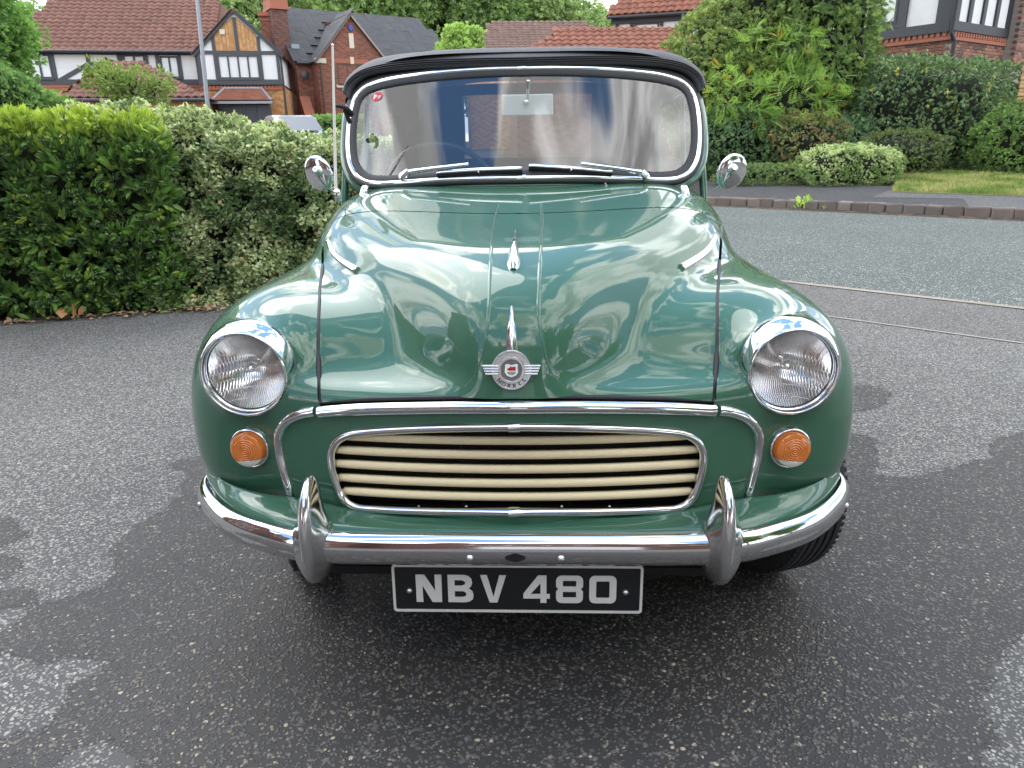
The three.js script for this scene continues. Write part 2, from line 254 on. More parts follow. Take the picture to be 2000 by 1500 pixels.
{ // kerb of rough setts, each one a stone of its own
  const k = thing('stone_kerb', 'kerb of rough brown stone setts along the far side of the road', 'kerb'), R = rng(21);
  const sets = [[0.16, 0.126, 0.105], [0.18, 0.145, 0.12], [0.14, 0.112, 0.095], [0.20, 0.16, 0.13], [0.155, 0.132, 0.115]].map((c) => std(c, 0.9, 0, { bumpMap: soilTex, bumpScale: 0.006 }));
  const shapes = [0, 1, 2, 3, 4].map((q) => { const g = new RoundedBoxGeometry(1, 1, 1, 3, 0.13), p = g.attributes.position; for (let i = 0; i < p.count; i++) { const a = V(p.getX(i), p.getY(i), p.getZ(i)); const d = 0.11 * N3(a.x * 2.1 + q * 5, a.y * 2.1, a.z * 2.1); p.setXYZ(i, a.x * (1 + d * 0.4), a.y * (1 + d), a.z * (1 + d)); } g.computeVertexNormals(); return g; });
  let s = -14; const rest = [];
  while (s < 15) { const w = 0.22 + 0.14 * R(), c = RD(KERB + 0.075, s + w / 2), g = shapes[Math.floor(R() * 5)]; const m = part('kerb_stone', g, sets[Math.floor(R() * 5)], k); m.scale.set(w - 0.004 - 0.007 * R(), 0.25, 0.15 + 0.03 * R()); m.position.set(c.x, 0.02 + 0.018 * R(), c.z); m.rotation.set((R() - 0.5) * 0.07, Math.atan2(-0.640, 0.768) + (R() - 0.5) * 0.045, (R() - 0.5) * 0.04); s += w; }
  for (const [a, b] of [[-60, -14], [15, 60]]) { const c = RD(KERB + 0.075, (a + b) / 2), m = part('kerb_run', box(b - a, 0.2, 0.14, 0, 0, 0, 0.02), sets[1], k); m.position.set(c.x, 0.02, c.z); m.rotation.y = Math.atan2(-0.640, 0.768); }
}
// ---- wet patches on the driveway: water-darkened tarmac with ragged outlines, traced where they lie
{
  const X0 = -2.9, X1 = 2.9, Z0 = -2.2, Z1 = 1.6, W = 1536, H = Math.round(W * (Z1 - Z0) / (X1 - X0)), cv = document.createElement('canvas'); cv.width = W; cv.height = H; const c = cv.getContext('2d');
  const fill = (pts, on) => { c.fillStyle = on ? '#fff' : '#000'; c.beginPath(); pts.forEach(([x, y], i) => { const p = typeof x === 'string' ? { x: +x, z: y } : atY(x, y, 0); const a = (p.x - X0) / (X1 - X0) * W, b = (p.z - Z0) / (Z1 - Z0) * H; i ? c.lineTo(a, b) : c.moveTo(a, b); }); c.closePath(); c.fill(); };
  c.fillStyle = '#000'; c.fillRect(0, 0, W, H);
  fill([[400, 885], [370, 925], [352, 965], [310, 1005], [258, 1028], [232, 1058], [214, 1085], [224, 1112], [226, 1127], [190, 1146], [130, 1166], [85, 1180], [55, 1192], [28, 1216], [4, 1242], [-60, 1260], ['-2.9', 0.9], ['-2.9', 1.6], ['2.9', 1.6], ['2.9', 0.2], [2120, 800], [2000, 846], [1936, 858], [1938, 893], [1900, 904], [1800, 930], [1760, 936], [1722, 932], [1702, 921], [1712, 900], [1708, 874], [1718, 858], [1698, 850], [1640, 846], [1500, 900], [1300, 700], [800, 700]], true);
  fill([[-120, 1262], [40, 1284], [75, 1291], [150, 1284], [206, 1290], [216, 1304], [190, 1321], [150, 1331], [131, 1360], [112, 1386], [97, 1412], [88, 1440], [30, 1436], [-120, 1450]], false);
  fill([[120, 1470], [160, 1455], [225, 1448], [262, 1470], [270, 1520], [110, 1560], [95, 1500]], false);
  fill([[2040, 1205], [1998, 1228], [1984, 1245], [1972, 1262], [1940, 1300], [1930, 1332], [1914, 1368], [1921, 1392], [1946, 1440], [1912, 1470], [1926, 1510], [2050, 1560], [2300, 1500]], false);
  fill([[-60, 1003], [22, 1010], [44, 1032], [48, 1052], [22, 1064], [-40, 1068]], true);
  fill([[-60, 1100], [33, 1080], [42, 1106], [25, 1132], [-50, 1148]], true);
  fill([[-60, 1168], [20, 1150], [68, 1147], [86, 1160], [60, 1180], [-40, 1195]], true);
  fill([[1640, 755], [1690, 751], [1734, 761], [1742, 772], [1725, 790], [1692, 803], [1640, 808]], true);
  fill([[330, 905], [365, 895], [400, 900], [395, 925], [355, 918]], true);
  const src = c.getImageData(0, 0, W, H).data; let f = new Float32Array(W * H); for (let i = 0; i < f.length; i++) f[i] = src[i * 4] / 255;
  for (let pass = 0; pass < 2; pass++) for (const dx of [1, W]) { const g = new Float32Array(f.length), r = 7; for (let i = 0; i < f.length; i++) { let s = 0; for (let k = -r; k <= r; k++) s += f[clamp(i + k * dx, 0, f.length - 1)]; g[i] = s / (2 * r + 1); } f = g; }
  const mask = tex(W, H, (u, v, i, j) => { const x = u * 5.8, z = v * 3.8, a = smooth(0.30, 0.68, f[j * W + i] + 0.34 * fbm2(x * 9, z * 9, 5) + 0.16 * fbm2(x * 45, z * 45, 3) + 0.22 * N2(x * 110, z * 110) + 0.12 * N2(x * 230, z * 230)); return [a, a, a]; }, false);
  mask.wrapS = mask.wrapT = THREE.ClampToEdgeWrapping; mask.channel = 1;
  const n = 60, pos = [], uv = [], uv1 = [], col = [], idx = [];
  for (let j = 0; j <= n; j++) for (let i = 0; i <= n; i++) { const x = lerp(X0, X1, i / n), z = lerp(Z0, Z1, j / n); pos.push(x, 0.0009, z); uv.push(x / 2 + 0.31, z / 2 + 0.17); uv1.push(i / n, j / n); const k = 1 + 0.22 * fbm2(x * 1.7 + 9, z * 1.7, 4); col.push(k, k, k); }
  for (let j = 0; j < n; j++) for (let i = 0; i < n; i++) { const o = j * (n + 1) + i; idx.push(o, o + n + 1, o + 1, o + 1, o + n + 1, o + n + 2); }
  const g = mesh3(pos, idx, null, uv); g.setAttribute('uv1', new THREE.Float32BufferAttribute(uv1, 2)); g.setAttribute('color', new THREE.Float32BufferAttribute(col, 3));
  struct('wet_patch', g, std([0.93, 0.89, 0.83], 0.68, 0, { map: wetTex, bumpMap: grain, bumpScale: 0.0032, alphaMap: mask, alphaTest: 0.5, vertexColors: true }));
}
// ---------------------------------------------------------------- houses; each is built in its own frame: u along the front, v up, w out towards the street
const brickTex = (base, mortar, vary) => tex(512, 512, (u, v) => { // 8 bricks by 24 courses in 1.8 m
  const row = Math.floor(v * 24), x = u * 8 + (row % 2) * 0.5, fx = x % 1, fy = (v * 24) % 1, id = Math.floor(x) % 8 + row * 13; const j = fx < 0.045 || fy < 0.13;
  const k = 1 + vary * (((Math.sin(id * 91.7) * 43758.5) % 1) - 0.0) + 0.18 * tile2(u, v, 30, 2); return j ? mortar : base.map((c, i) => c * k * (i ? 1 : 1.02)); });
const brickBump = tex(512, 512, (u, v) => { const row = Math.floor(v * 24), fx = (u * 8 + (row % 2) * 0.5) % 1, fy = (v * 24) % 1, j = fx < 0.045 || fy < 0.13 ? 0.2 : 0.8; return [j, j, j]; }, false);
const wallMat = (b, m, v = 0.16) => std([0.9, 0.9, 0.9], 0.9, 0, { map: brickTex(b, m, v), bumpMap: brickBump, bumpScale: 0.008 });
const plasterTex = tex(256, 256, (u, v) => { const s = 0.965 + 0.035 * tile2(u, v, 6, 4); return [s, s, s * 0.995]; });
const H = {
  red: wallMat([0.52, 0.32, 0.255], [0.56, 0.5, 0.45]), redDark: wallMat([0.42, 0.285, 0.25], [0.47, 0.42, 0.38]), buff: wallMat([0.71, 0.52, 0.33], [0.66, 0.55, 0.42], 0.13),
  white: std([0.78, 0.78, 0.77], 0.85, 0, { map: plasterTex }), timber: std([0.052, 0.056, 0.064], 0.6), timberDark: std([0.03, 0.031, 0.035], 0.55),
  orange: std([0.34, 0.125, 0.075], 0.85), orangeDark: std([0.34, 0.10, 0.05], 0.88), mortar: std([0.30, 0.25, 0.21], 0.95), stone: std([0.62, 0.57, 0.45], 0.85), lead: std([0.27, 0.30, 0.34], 0.5, 0.3),
  pane: phys([0.10, 0.12, 0.13], 0.04, 0, { clearcoat: 1 }), blind: std([0.62, 0.63, 0.62], 0.7), gutter: std([0.035, 0.037, 0.042], 0.4), frameBrown: std([0.09, 0.05, 0.035], 0.5), green: std([0.40, 0.47, 0.40], 0.7),
};
const uvWall = (g, s = 1.8) => { const q = bare(g), p = q.attributes.position, n = q.attributes.normal, u = q.attributes.uv; for (let i = 0; i < p.count; i++) { const ax = Math.abs(n.getX(i)), ay = Math.abs(n.getY(i)), az = Math.abs(n.getZ(i)); const [a, b] = ay > ax && ay > az ? [p.getX(i), p.getZ(i)] : ax > az ? [p.getZ(i), p.getY(i)] : [p.getX(i), p.getY(i)]; u.setXY(i, a / s, b / s); } return q; };
function house(name, label, O, U, base, group) { const h = thing(name, label, 'house', [O[0], base, O[1]], Math.atan2(-U[1], U[0]), group); h.updateMatrixWorld(true); return h; }
const bx = (u0, u1, v0, v1, w0, w1) => new THREE.BoxGeometry(u1 - u0, v1 - v0, w1 - w0).translate((u0 + u1) / 2, (v0 + v1) / 2, (w0 + w1) / 2);
const beam = (a, b, th, w0, w1) => { const d = Math.hypot(b[0] - a[0], b[1] - a[1]); return new THREE.BoxGeometry(d, th, w1 - w0).rotateZ(Math.atan2(b[1] - a[1], b[0] - a[0])).translate((a[0] + b[0]) / 2, (a[1] + b[1]) / 2, (w0 + w1) / 2); };
const tri = (pts) => { const idx = []; for (let i = 1; i < pts.length - 1; i++) idx.push(0, i, i + 1); return mesh3(pts.flatMap((p) => [p.x, p.y, p.z]), idx); };
// a casement window with recessed panes; opening u0..u1, v0..v1, lights across
function windowAt(parent, u0, u1, v0, v1, w, lights, frameM, { blinds = false, bars = 0, th = 0.06, pane = H.pane } = {}) {
  const f = part('window', [bx(u0, u1, v0, v0 + th, w - 0.05, w + 0.04), bx(u0, u1, v1 - th, v1, w - 0.05, w + 0.04), ...Array.from({ length: lights + 1 }, (_, k) => { const x = lerp(u0 + th / 2, u1 - th / 2, k / lights); return bx(x - th / 2, x + th / 2, v0 + th, v1 - th, w - 0.05, w + 0.035); })], frameM, parent);
  for (let k = 0; k < lights; k++) {
    const a = lerp(u0 + th / 2, u1 - th / 2, k / lights) + th / 2, b = lerp(u0 + th / 2, u1 - th / 2, (k + 1) / lights) - th / 2;
    part('pane', bx(a, b, v0 + th, v1 - th, w - 0.035, w - 0.025), blinds ? H.clearPane : pane, f);
    if (bars) part('glazing_bar', [...Array.from({ length: bars }, (_, i) => { const y = lerp(v0 + th, v1 - th, (i + 1) / (bars + 1)); return bx(a, b, y - 0.012, y + 0.012, w - 0.024, w - 0.008); }), bx((a + b) / 2 - 0.012, (a + b) / 2 + 0.012, v0 + th, v1 - th, w - 0.024, w - 0.007)], frameM, f);
    if (blinds) for (let y = v0 + th + 0.03; y < v1 - th; y += 0.075) part('slat', bx(a + 0.03, b - 0.03, 0, 0.055, -0.004, 0.004).rotateX(-0.5).translate(0, y, w - 0.09), H.blind, f);
  }
  if (blinds) part('window_back', bx(u0, u1, v0, v1, w - 0.4, w - 0.38), H.timberDark, f);
  part('sill', bx(u0 - 0.05, u1 + 0.05, v0 - 0.06, v0 - 0.004, w - 0.05, w + 0.09), frameM, f);
  return f;
}
H.clearPane = phys([0.95, 0.97, 0.97], 0, 0, { transmission: 1, thickness: 0, ior: 1.5 });
// roof tiles laid on a plane a->b (eaves), up = direction to the ridge; keep(u, t) says which
const pantile = (w, l) => { const P = [], n = 6; for (let k = 0; k <= n; k++) { const x = k / n, y = 0.030 * Math.sin(x * 2 * Math.PI - 0.9) + 0.012; P.push([(x - 0.5) * w * 1.06, y]); } const rows = [P.map(([x, y]) => V(x, y - 0.022, 0.002)), P.map(([x, y]) => V(x, y + 0.014, 0)), P.map(([x, y]) => V(x, y - 0.018, -l * 1.12))]; return grid(rows, { flip: true }); };
const flatTile = (w, l) => new THREE.BoxGeometry(w * 0.985, 0.022, l * 1.1).translate(0, 0.006, -l * 0.5);
function tiling(parent, a, b, ridge, w, l, shape, mats, seed, keep = () => true, name = 'roof_tile', most = 300) {
  const R = rng(seed), along = b.clone().sub(a), len = along.length(), up = ridge.clone().sub(a); along.normalize(); up.addScaledVector(along, -up.dot(along)); const h = up.length(); up.normalize();
  const nor = V(0, 0, 0).crossVectors(along, up).normalize(); if (nor.y < 0) nor.negate();
  const base = shape(w, l), list = [];
  for (let r = 0; (r + 0.2) * l < h; r++) for (let c = 0; (c + 0.5) * w < len; c++) {
    const u = (c + 0.5) * w, t = r * l; if (!keep(u, t, len, h)) continue;
    const p = a.clone().addScaledVector(along, u).addScaledVector(up, t).addScaledVector(nor, 0.012 * R() + 0.02);
    const m = new THREE.Matrix4().makeBasis(along, nor, up.clone().negate()).setPosition(p); m.multiply(new THREE.Matrix4().makeRotationY((R() - 0.5) * 0.03)).multiply(new THREE.Matrix4().makeRotationX((R() - 0.5) * 0.02));
    list.push([m, mats[Math.floor(R() * R() * mats.length * 0.999)]]);
  }
  const world = (q) => V(0, 0, 0).setFromMatrixPosition(q[0]).applyMatrix4(parent.matrixWorld).distanceTo(EYE);
  list.sort((x, y) => world(x) - world(y));
  list.slice(0, most).forEach(([m, mt]) => { const t = part(name, base, mt, parent); t.applyMatrix4(m); });
  const rest = list.slice(most), by = new Map(); rest.forEach(([m, mt]) => by.set(mt, [...(by.get(mt) ?? []), base.clone().applyMatrix4(m)]));
  if (rest.length) { const g = mergeGeometries([...by.values()].flat().map(bare)); tag(part(name + 's', g, mats[0], parent), null, null, null, 'stuff'); }
}
const tone = (c, k) => std(c.map((x) => x * k), 0.85, 0, { map: tileGrain, bumpMap: tileGrain, bumpScale: 0.004 });
const tileGrain = tex(256, 256, (u, v) => { const s = 0.86 + 0.16 * tile2(u, v, 7, 5), l = smooth(0.30, 0.42, tile2(u, v, 14, 3)); return [lerp(s, 0.98, l * 0.5), lerp(s, 0.97, l * 0.5), lerp(s, 0.9, l * 0.5)]; });
const brownT = [1, 0.9, 1.12, 0.8, 1.28].map((k) => tone([0.205, 0.088, 0.058], k)), orangeT = [1, 0.9, 1.12, 0.82].map((k) => tone([0.29, 0.105, 0.06], k)), greyT = [1, 0.9, 1.1, 0.82].map((k) => tone([0.085, 0.085, 0.088], k)), dullT = [1, 0.88, 1.15].map((k) => tone([0.20, 0.115, 0.085], k));
function ridgeTiles(parent, a, b, mats, seed, n, r = 0.11) { const R = rng(seed), d = b.clone().sub(a), L = d.length() / n, g = new THREE.CylinderGeometry(r, r * 1.06, L * 0.97, 10, 1, false, 0, Math.PI).rotateY(Math.PI / 2); for (let k = 0; k < n; k++) { const p = a.clone().addScaledVector(d, (k + 0.5) / n), q = part('ridge_tile', g, mats[Math.floor(R() * mats.length)], parent); const y = d.clone().normalize(), z = V(0, 1, 0).addScaledVector(y, -y.y).normalize(), x = V(0, 0, 0).crossVectors(y, z); q.applyMatrix4(new THREE.Matrix4().makeBasis(x, y, z).multiply(new THREE.Matrix4().makeRotationY(0)).setPosition(p.x, p.y - r * 0.45, p.z)); } }

{ // --- half-timbered house beyond the left hedge, its gable to the right, the garage roof in front
  const h = house('timbered_house', 'white half timbered house with brown tiled roof beyond the hedge on the left', [-14.6, -31.9], [0.975, -0.222], 0);
  part('wall', uvWall(join([bx(-7.4, 3.5, 0.2, 3.72, -7, 0), bx(0.16, 3.52, 0.2, 3.66, 0, 0.55)])), H.buff, h);
  part('plaster_wall', [bx(-7.4, 3.4, 3.9, 5.2, -6.9, 0.0), tri([V(0.2, 3.9, 0.6), V(3.5, 3.9, 0.6), V(3.5, 5.0, 0.6), V(1.86, 6.5, 0.6), V(0.2, 5.0, 0.6)]), bx(0.18, 3.52, 3.9, 5.0, 0.0, 0.59)], H.white, h);
  part('sill_beam', bx(-7.4, 0.15, 3.78, 3.98, -0.05, 0.06), H.timber, h);
  part('eaves_beam', bx(-7.4, 0.15, 4.94, 5.1, -0.05, 0.055), H.timber, h);
  for (const u of [-5.66, -4.28, -3.06, -1.55, 0.06]) part('post', bx(u - 0.075, u + 0.075, 3.98, 4.94, -0.02, 0.05), H.timber, h);
  part('brace', beam([-4.35, 4.55], [-5.6, 3.9], 0.16, -0.02, 0.045), H.timber, h); part('brace', beam([-4.35, 4.58], [-3.0, 4.62], 0.14, -0.02, 0.043), H.timber, h);
  windowAt(h, -6.6, -5.74, 4.02, 4.94, 0.03, 2, H.timber, { blinds: true }); windowAt(h, -2.9, -2.05, 4.02, 4.94, 0.03, 2, H.timber, { blinds: true }); windowAt(h, -1.45, -0.72, 4.04, 4.90, 0.03, 2, H.timber, { blinds: true });
  part('post', bx(-0.7, -0.6, 3.98, 4.94, -0.02, 0.05), H.timber, h); part('post', bx(-2.02, -1.92, 3.98, 4.94, -0.02, 0.05), H.timber, h); part('post', bx(-3.02, -2.92, 3.98, 4.94, -0.02, 0.05), H.timber, h);
  // gable
  part('sill_beam', bx(0.12, 3.58, 3.72, 3.93, 0.4, 0.68), H.timber, h); part('tie_beam', bx(0.16, 3.54, 4.92, 5.06, 0.55, 0.655), H.timber, h);
  for (const [a, b, c] of [[0.24, 3.93, 4.92], [0.90, 3.93, 5.62], [2.74, 3.93, 5.62], [3.46, 3.93, 4.92], [1.86, 5.06, 6.35]]) part('post', bx(a - 0.065, a + 0.065, b, c, 0.56, 0.65), H.timber, h);
  part('barge_board', beam([0.02, 4.86], [1.86, 6.62], 0.17, 0.62, 0.72), H.timber, h); part('barge_board', beam([3.70, 4.86], [1.86, 6.62], 0.17, 0.62, 0.72), H.timber, h);
  for (const s of [0, 1]) { const u0 = s ? 1.93 : 0.97, u1 = s ? 2.67 : 1.79, M2 = wallMat([0.70, 0.47, 0.27], [0.45, 0.33, 0.22], 0.15); part('herringbone_panel', tri([V(u0, 5.06, 0.612), V(u1, 5.06, 0.612), V(u1, s ? 5.70 : 6.38, 0.612), V(u0, s ? 6.38 : 5.70, 0.612)]), std([0.46, 0.25, 0.105], 0.9), h);
    const R = rng(60 + s), ms = [H.buffB ??= std([0.50, 0.28, 0.12], 0.9), std([0.42, 0.22, 0.09], 0.9), std([0.56, 0.33, 0.16], 0.9)], g = box(0.19, 0.052, 0.014);
    for (let i = 0; i < 14; i++) for (let j = 0; j < 20; j++) { const u = u0 + 0.06 + i * 0.075 * 1, v = 5.1 + j * 0.075, lim = s ? 6.34 - (u - 1.93) * 0.92 : 6.34 - (1.79 - u) * 0.92; if (u > u1 - 0.06 || v > lim - 0.07) continue; if (i % 2) continue; const m = part('brick', g, ms[Math.floor(R() * 3)], h); m.position.set(u + 0.03, v, 0.622); m.rotation.z = (i % 4 ? 1 : -1) * 0.785; m.scale.x = 0.72; } }
  windowAt(h, 0.98, 2.66, 3.96, 4.90, 0.62, 4, H.timber, { blinds: true });
  part('alarm_box', box(0.22, 0.2, 0.06, 1.33, 5.78, 0.66, 0.02), H.stone, h);
  for (let k = 0; k < 22; k++) part('dentil', bx(0.2 + k * 0.152, 0.2 + k * 0.152 + 0.085, 3.60, 3.69, 0.5, 0.62), H.orange, h);
  part('string_course', bx(0.14, 3.54, 3.52, 3.595, 0.5, 0.625), H.orangeDark, h);
  part('string_course', bx(-7.4, 0.14, 3.66, 3.775, -0.02, 0.035), H.orange, h);
  // bay with a small hipped roof
  part('bay', [bx(0.85, 2.95, 0.3, 3.0, 0.55, 1.1)], H.timber, h); windowAt(h, 0.95, 2.85, 1.6, 2.9, 1.12, 4, H.timber, {});
  tiling(h, V(0.68, 3.05, 1.35), V(3.06, 3.05, 1.35), V(0.68, 3.55, 0.6), 0.17, 0.15, flatTile, orangeT, 71, (u, t, L, hh) => u > 0.4 * t / hh && u < L - 0.4 * t / hh);
  part('bay_roof', [tri([V(0.62, 3.02, 1.35), V(3.1, 3.02, 1.35), V(2.7, 3.55, 0.6), V(1.05, 3.55, 0.6)])], orangeT[1], h);
  part('lead_flashing', [rod(V(0.64, 3.05, 1.35), V(1.1, 3.58, 0.62), 0.06), rod(V(3.08, 3.05, 1.35), V(2.65, 3.58, 0.62), 0.06), rod(V(1.05, 3.58, 0.62), V(2.7, 3.58, 0.62), 0.055), bx(0.6, 3.12, 2.92, 3.02, 1.3, 1.4)], H.lead, h);
  // main roof
  const e0 = V(-7.6, 5.06, 0.32), e1 = V(0.45, 5.06, 0.32), r0 = V(-7.6, 7.72, -3.3);
  part('roof', [tri([V(-7.6, 5.02, 0.3), V(0.6, 5.02, 0.3), V(0.6, 7.66, -3.3), V(-6.0, 7.66, -3.3)]), tri([V(0.6, 7.66, -3.3), V(3.6, 5.02, -1.4), V(3.6, 5.02, -7), V(0.6, 7.66, -3.3)]), tri([V(-6.0, 7.66, -3.3), V(0.6, 7.66, -3.3), V(3.6, 5.02, -7), V(-7.6, 5.02, -7)]), tri([V(0.6, 7.66, -3.3), V(0.6, 5.02, 0.3), V(3.6, 5.02, -1.4)]), tri([V(-7.6, 5.02, 0.3), V(-6, 7.66, -3.3), V(-7.6, 5.02, -7)])], brownT[1], h);
  tiling(h, e0, V(0.95, 5.06, 0.32), r0, 0.30, 0.305, pantile, brownT, 72, (u, t, L, hh) => { const x = u - 7.6, y = 5.06 + t / hh * 2.66; return u > 1.6 * t / hh && (x < 0.1 || (x < 0.75 && y > 6.58 - (1.86 - x) * 0.95)); });
  ridgeTiles(h, V(-6.0, 7.72, -3.3), V(0.6, 7.72, -3.3), brownT, 73, 15);
  ridgeTiles(h, V(-7.6, 5.08, 0.3), V(-6.0, 7.70, -3.3), brownT, 74, 10);
  part('gable_roof', [tri([V(0.02, 4.9, 0.75), V(1.86, 6.62, 0.75), V(1.86, 6.62, -1.9), V(0.02, 4.9, -0.2)]), tri([V(1.86, 6.62, 0.75), V(3.70, 4.9, 0.75), V(3.7, 4.9, -1.4), V(1.86, 6.62, -1.9)])], brownT[0], h);
  tiling(h, V(0.02, 4.92, -1.9), V(0.02, 4.92, 0.75), V(1.86, 6.66, -1.9), 0.30, 0.31, pantile, brownT, 75, () => true);
  ridgeTiles(h, V(1.86, 6.68, 0.75), V(1.86, 6.68, -1.9), brownT, 76, 6);
  part('gutter', rod(V(-7.5, 5.03, 0.42), V(0.1, 5.03, 0.42), 0.06), H.gutter, h); part('downpipe', rod(V(3.58, 4.9, 0.5), V(3.58, 0.4, 0.5), 0.045), H.gutter, h);
  const ch = part('chimney', uvWall(join([bx(2.3, 3.2, 5.2, 7.25, -5.6, -5.0)])), H.red, h); part('chimney_cap', [bx(2.22, 3.28, 7.25, 7.4, -5.7, -4.9), bx(2.27, 3.23, 7.05, 7.12, -5.65, -4.95)], H.orange, ch); part('chimney_pot', new THREE.CylinderGeometry(0.1, 0.15, 0.5, 14).translate(2.65, 7.65, -5.3), H.orange, ch);
  // garage
  part('garage_wall', uvWall(bx(-4.2, 0.6, 0.2, 3.0, 0.05, 3.2)), H.buff, h);
  const A = V(-4.45, 3.03, 3.5), B = V(0.9, 3.03, 3.5), C = V(-3.3, 4.5, 1.3), D = V(-1.9, 4.5, 1.3);
  part('garage_roof', [tri([A, B, D, C]), tri([V(-4.6, 3.03, 0.05), A, C, V(-3.3, 4.5, 0.05)]), tri([B, V(0.9, 3.03, 0.05), V(-1.9, 4.5, 0.05), D]), tri([C, D, V(-1.9, 4.5, 0.05), V(-3.3, 4.5, 0.05)])], brownT[2], h);
  tiling(h, A.clone().add(V(0, 0.03, 0)), B.clone().add(V(0, 0.03, 0)), V(A.x, 4.53, 1.3), 0.30, 0.30, pantile, brownT, 77, (u, t, L, hh) => u > 1.15 * t / hh + 0.1 && u < L - 2.8 * t / hh - 0.1);
  tiling(h, V(-4.55, 3.06, 0.05), V(-4.48, 3.06, 3.5), V(-3.3, 4.53, 0.05), 0.30, 0.30, flatTile, brownT, 78, (u, t, L, hh) => u < L - 2.1 * t / hh - 0.1);
  ridgeTiles(h, A.clone().add(V(0, 0.05, 0)), C.clone().add(V(0, 0.06, 0)), [...brownT, dullT[2]], 79, 9, 0.12); ridgeTiles(h, B.clone().add(V(0, 0.05, 0)), D.clone().add(V(0, 0.06, 0)), brownT, 80, 9, 0.12);
  part('gutter', rod(V(-4.5, 2.96, 3.58), V(0.95, 2.96, 3.58), 0.07), H.gutter, h);
  part('lead_flashing', beam([-4.6, 3.1], [-3.35, 4.62], 0.10, 0.06, 0.09), H.lead, h);
}
{ // --- red brick house with grey roof and big chimney
  const U = [0.829, -0.559], h = house('brick_house', 'red brick house with grey tiled roof and tall chimney stack', [-10.53, -36.22], U, 0);
  part('wall', uvWall(join([bx(-0.75, 8.5, 0.2, 5.1, -8, -1.0), bx(0.0, 3.6, 0.2, 5.1, -1.0, 0), tri([V(0, 5.1, 0), V(3.6, 5.1, 0), V(1.8, 7.12, 0)]), tri([V(-0.75, 5.1, -8), V(-0.75, 5.1, -1), V(-0.75, 7.9, -4.5)])])), H.red, h);
  part('roof', [tri([V(-0.95, 5.05, -0.8), V(8.6, 5.05, -0.8), V(7.6, 8.0, -4.5), V(-0.95, 8.0, -4.5)]), tri([V(-0.95, 8, -4.5), V(7.6, 8, -4.5), V(8.6, 5.05, -8.2), V(-0.95, 5.05, -8.2)]), tri([V(8.6, 5.05, -0.8), V(8.6, 5.05, -8.2), V(7.6, 8, -4.5)]), tri([V(-0.15, 5.0, 0.15), V(1.8, 7.22, 0.15), V(1.8, 7.22, -3.6), V(-0.15, 5.0, -0.8)]), tri([V(1.8, 7.22, 0.15), V(3.75, 5.0, 0.15), V(3.75, 5.0, -0.8), V(1.8, 7.22, -3.6)])], greyT[1], h);
  tiling(h, V(3.9, 5.09, -0.78), V(8.6, 5.09, -0.78), V(3.9, 8.04, -4.5), 0.42, 0.36, flatTile, greyT, 81, (u, t, L, hh) => u < L - 1.0 * t / hh);
  tiling(h, V(1.9, 5.09, -0.78), V(3.9, 5.09, -0.78), V(1.9, 8.04, -4.5), 0.42, 0.36, flatTile, greyT, 82, (u, t, L, hh) => (1.9 + u - 1.8) / 1.95 > 1.02 - (t / hh * 2.95) / 2.17);
  tiling(h, V(-0.95, 5.09, -0.78), V(1.9, 5.09, -0.78), V(-0.95, 8.04, -4.5), 0.42, 0.36, flatTile, greyT, 83, (u, t, L, hh) => (1.8 - (u - 0.95)) / 1.95 > 1.02 - (t / hh * 2.95) / 2.17);
  tiling(h, V(-0.15, 5.04, -2.2), V(-0.15, 5.04, 0.15), V(1.8, 7.26, -2.2), 0.42, 0.36, flatTile, greyT, 84, (u, t, L, hh) => u > 1.3 * (1 - t / hh) - 0.1);
  ridgeTiles(h, V(-0.9, 8.06, -4.5), V(7.6, 8.06, -4.5), dullT, 85, 20); ridgeTiles(h, V(1.8, 7.28, 0.15), V(1.8, 7.28, -3.4), orangeT, 86, 8);
  part('verge', [beam([-0.15, 5.0], [1.8, 7.2], 0.09, 0.1, 0.17), beam([3.75, 5.0], [1.8, 7.2], 0.09, 0.1, 0.17)], H.mortar, h);
  const ch = part('chimney', uvWall(join([bx(-1.55, -0.7, 0.2, 3.6, -3.3, -1.5), bx(-1.45, -0.7, 3.6, 7.5, -3.0, -1.8)])), H.redDark, h);
  part('chimney_cap', [bx(-1.53, -0.6, 7.5, 7.64, -3.1, -1.7), bx(-1.49, -0.64, 7.64, 8.05, -3.05, -1.75), bx(-1.55, -0.58, 8.05, 8.2, -3.12, -1.68)], H.orange, ch); part('chimney_pot', new THREE.CylinderGeometry(0.12, 0.15, 0.5, 14).translate(-1.05, 8.4, -2.4), H.orange, ch);
  part('lead_flashing', [bx(-0.75, -0.35, 5.75, 5.95, -2.0, -1.5)], H.lead, h);
  part('sloping_cope', [0, 1, 2, 3, 4, 5, 6][0] === 0 ? box(0.5, 0.09, 1.2).rotateX(0.95).translate(-0.55, 3.0, -0.55) : null, H.orange, h);
  windowAt(h, 0.95, 2.5, 4.05, 5.02, -0.02, 3, H.frameBrown, { bars: 2 });
  part('lintel', bx(0.85, 2.6, 5.03, 5.22, -0.05, 0.02), H.orange, h); part('keystone', bx(1.66, 1.84, 5.0, 5.32, -0.05, 0.04), H.stone, h); part('window_sill', bx(0.85, 2.6, 3.9, 4.03, -0.05, 0.06), H.stone, h);
  part('vent_slot', bx(1.68, 1.92, 5.72, 6.38, -0.05, 0.03), H.stone, h); part('kneeler', bx(-0.12, 0.42, 4.98, 5.2, -0.1, 0.05), H.stone, h);
  part('alarm_box', slab([[-0.1, 0.12], [0.1, 0.12], [0.12, -0.02], [0, -0.15], [-0.12, -0.02]], 0.06, 0.01).translate(1.8, 6.62, 0.02), std([0.03, 0.07, 0.32], 0.4), h);
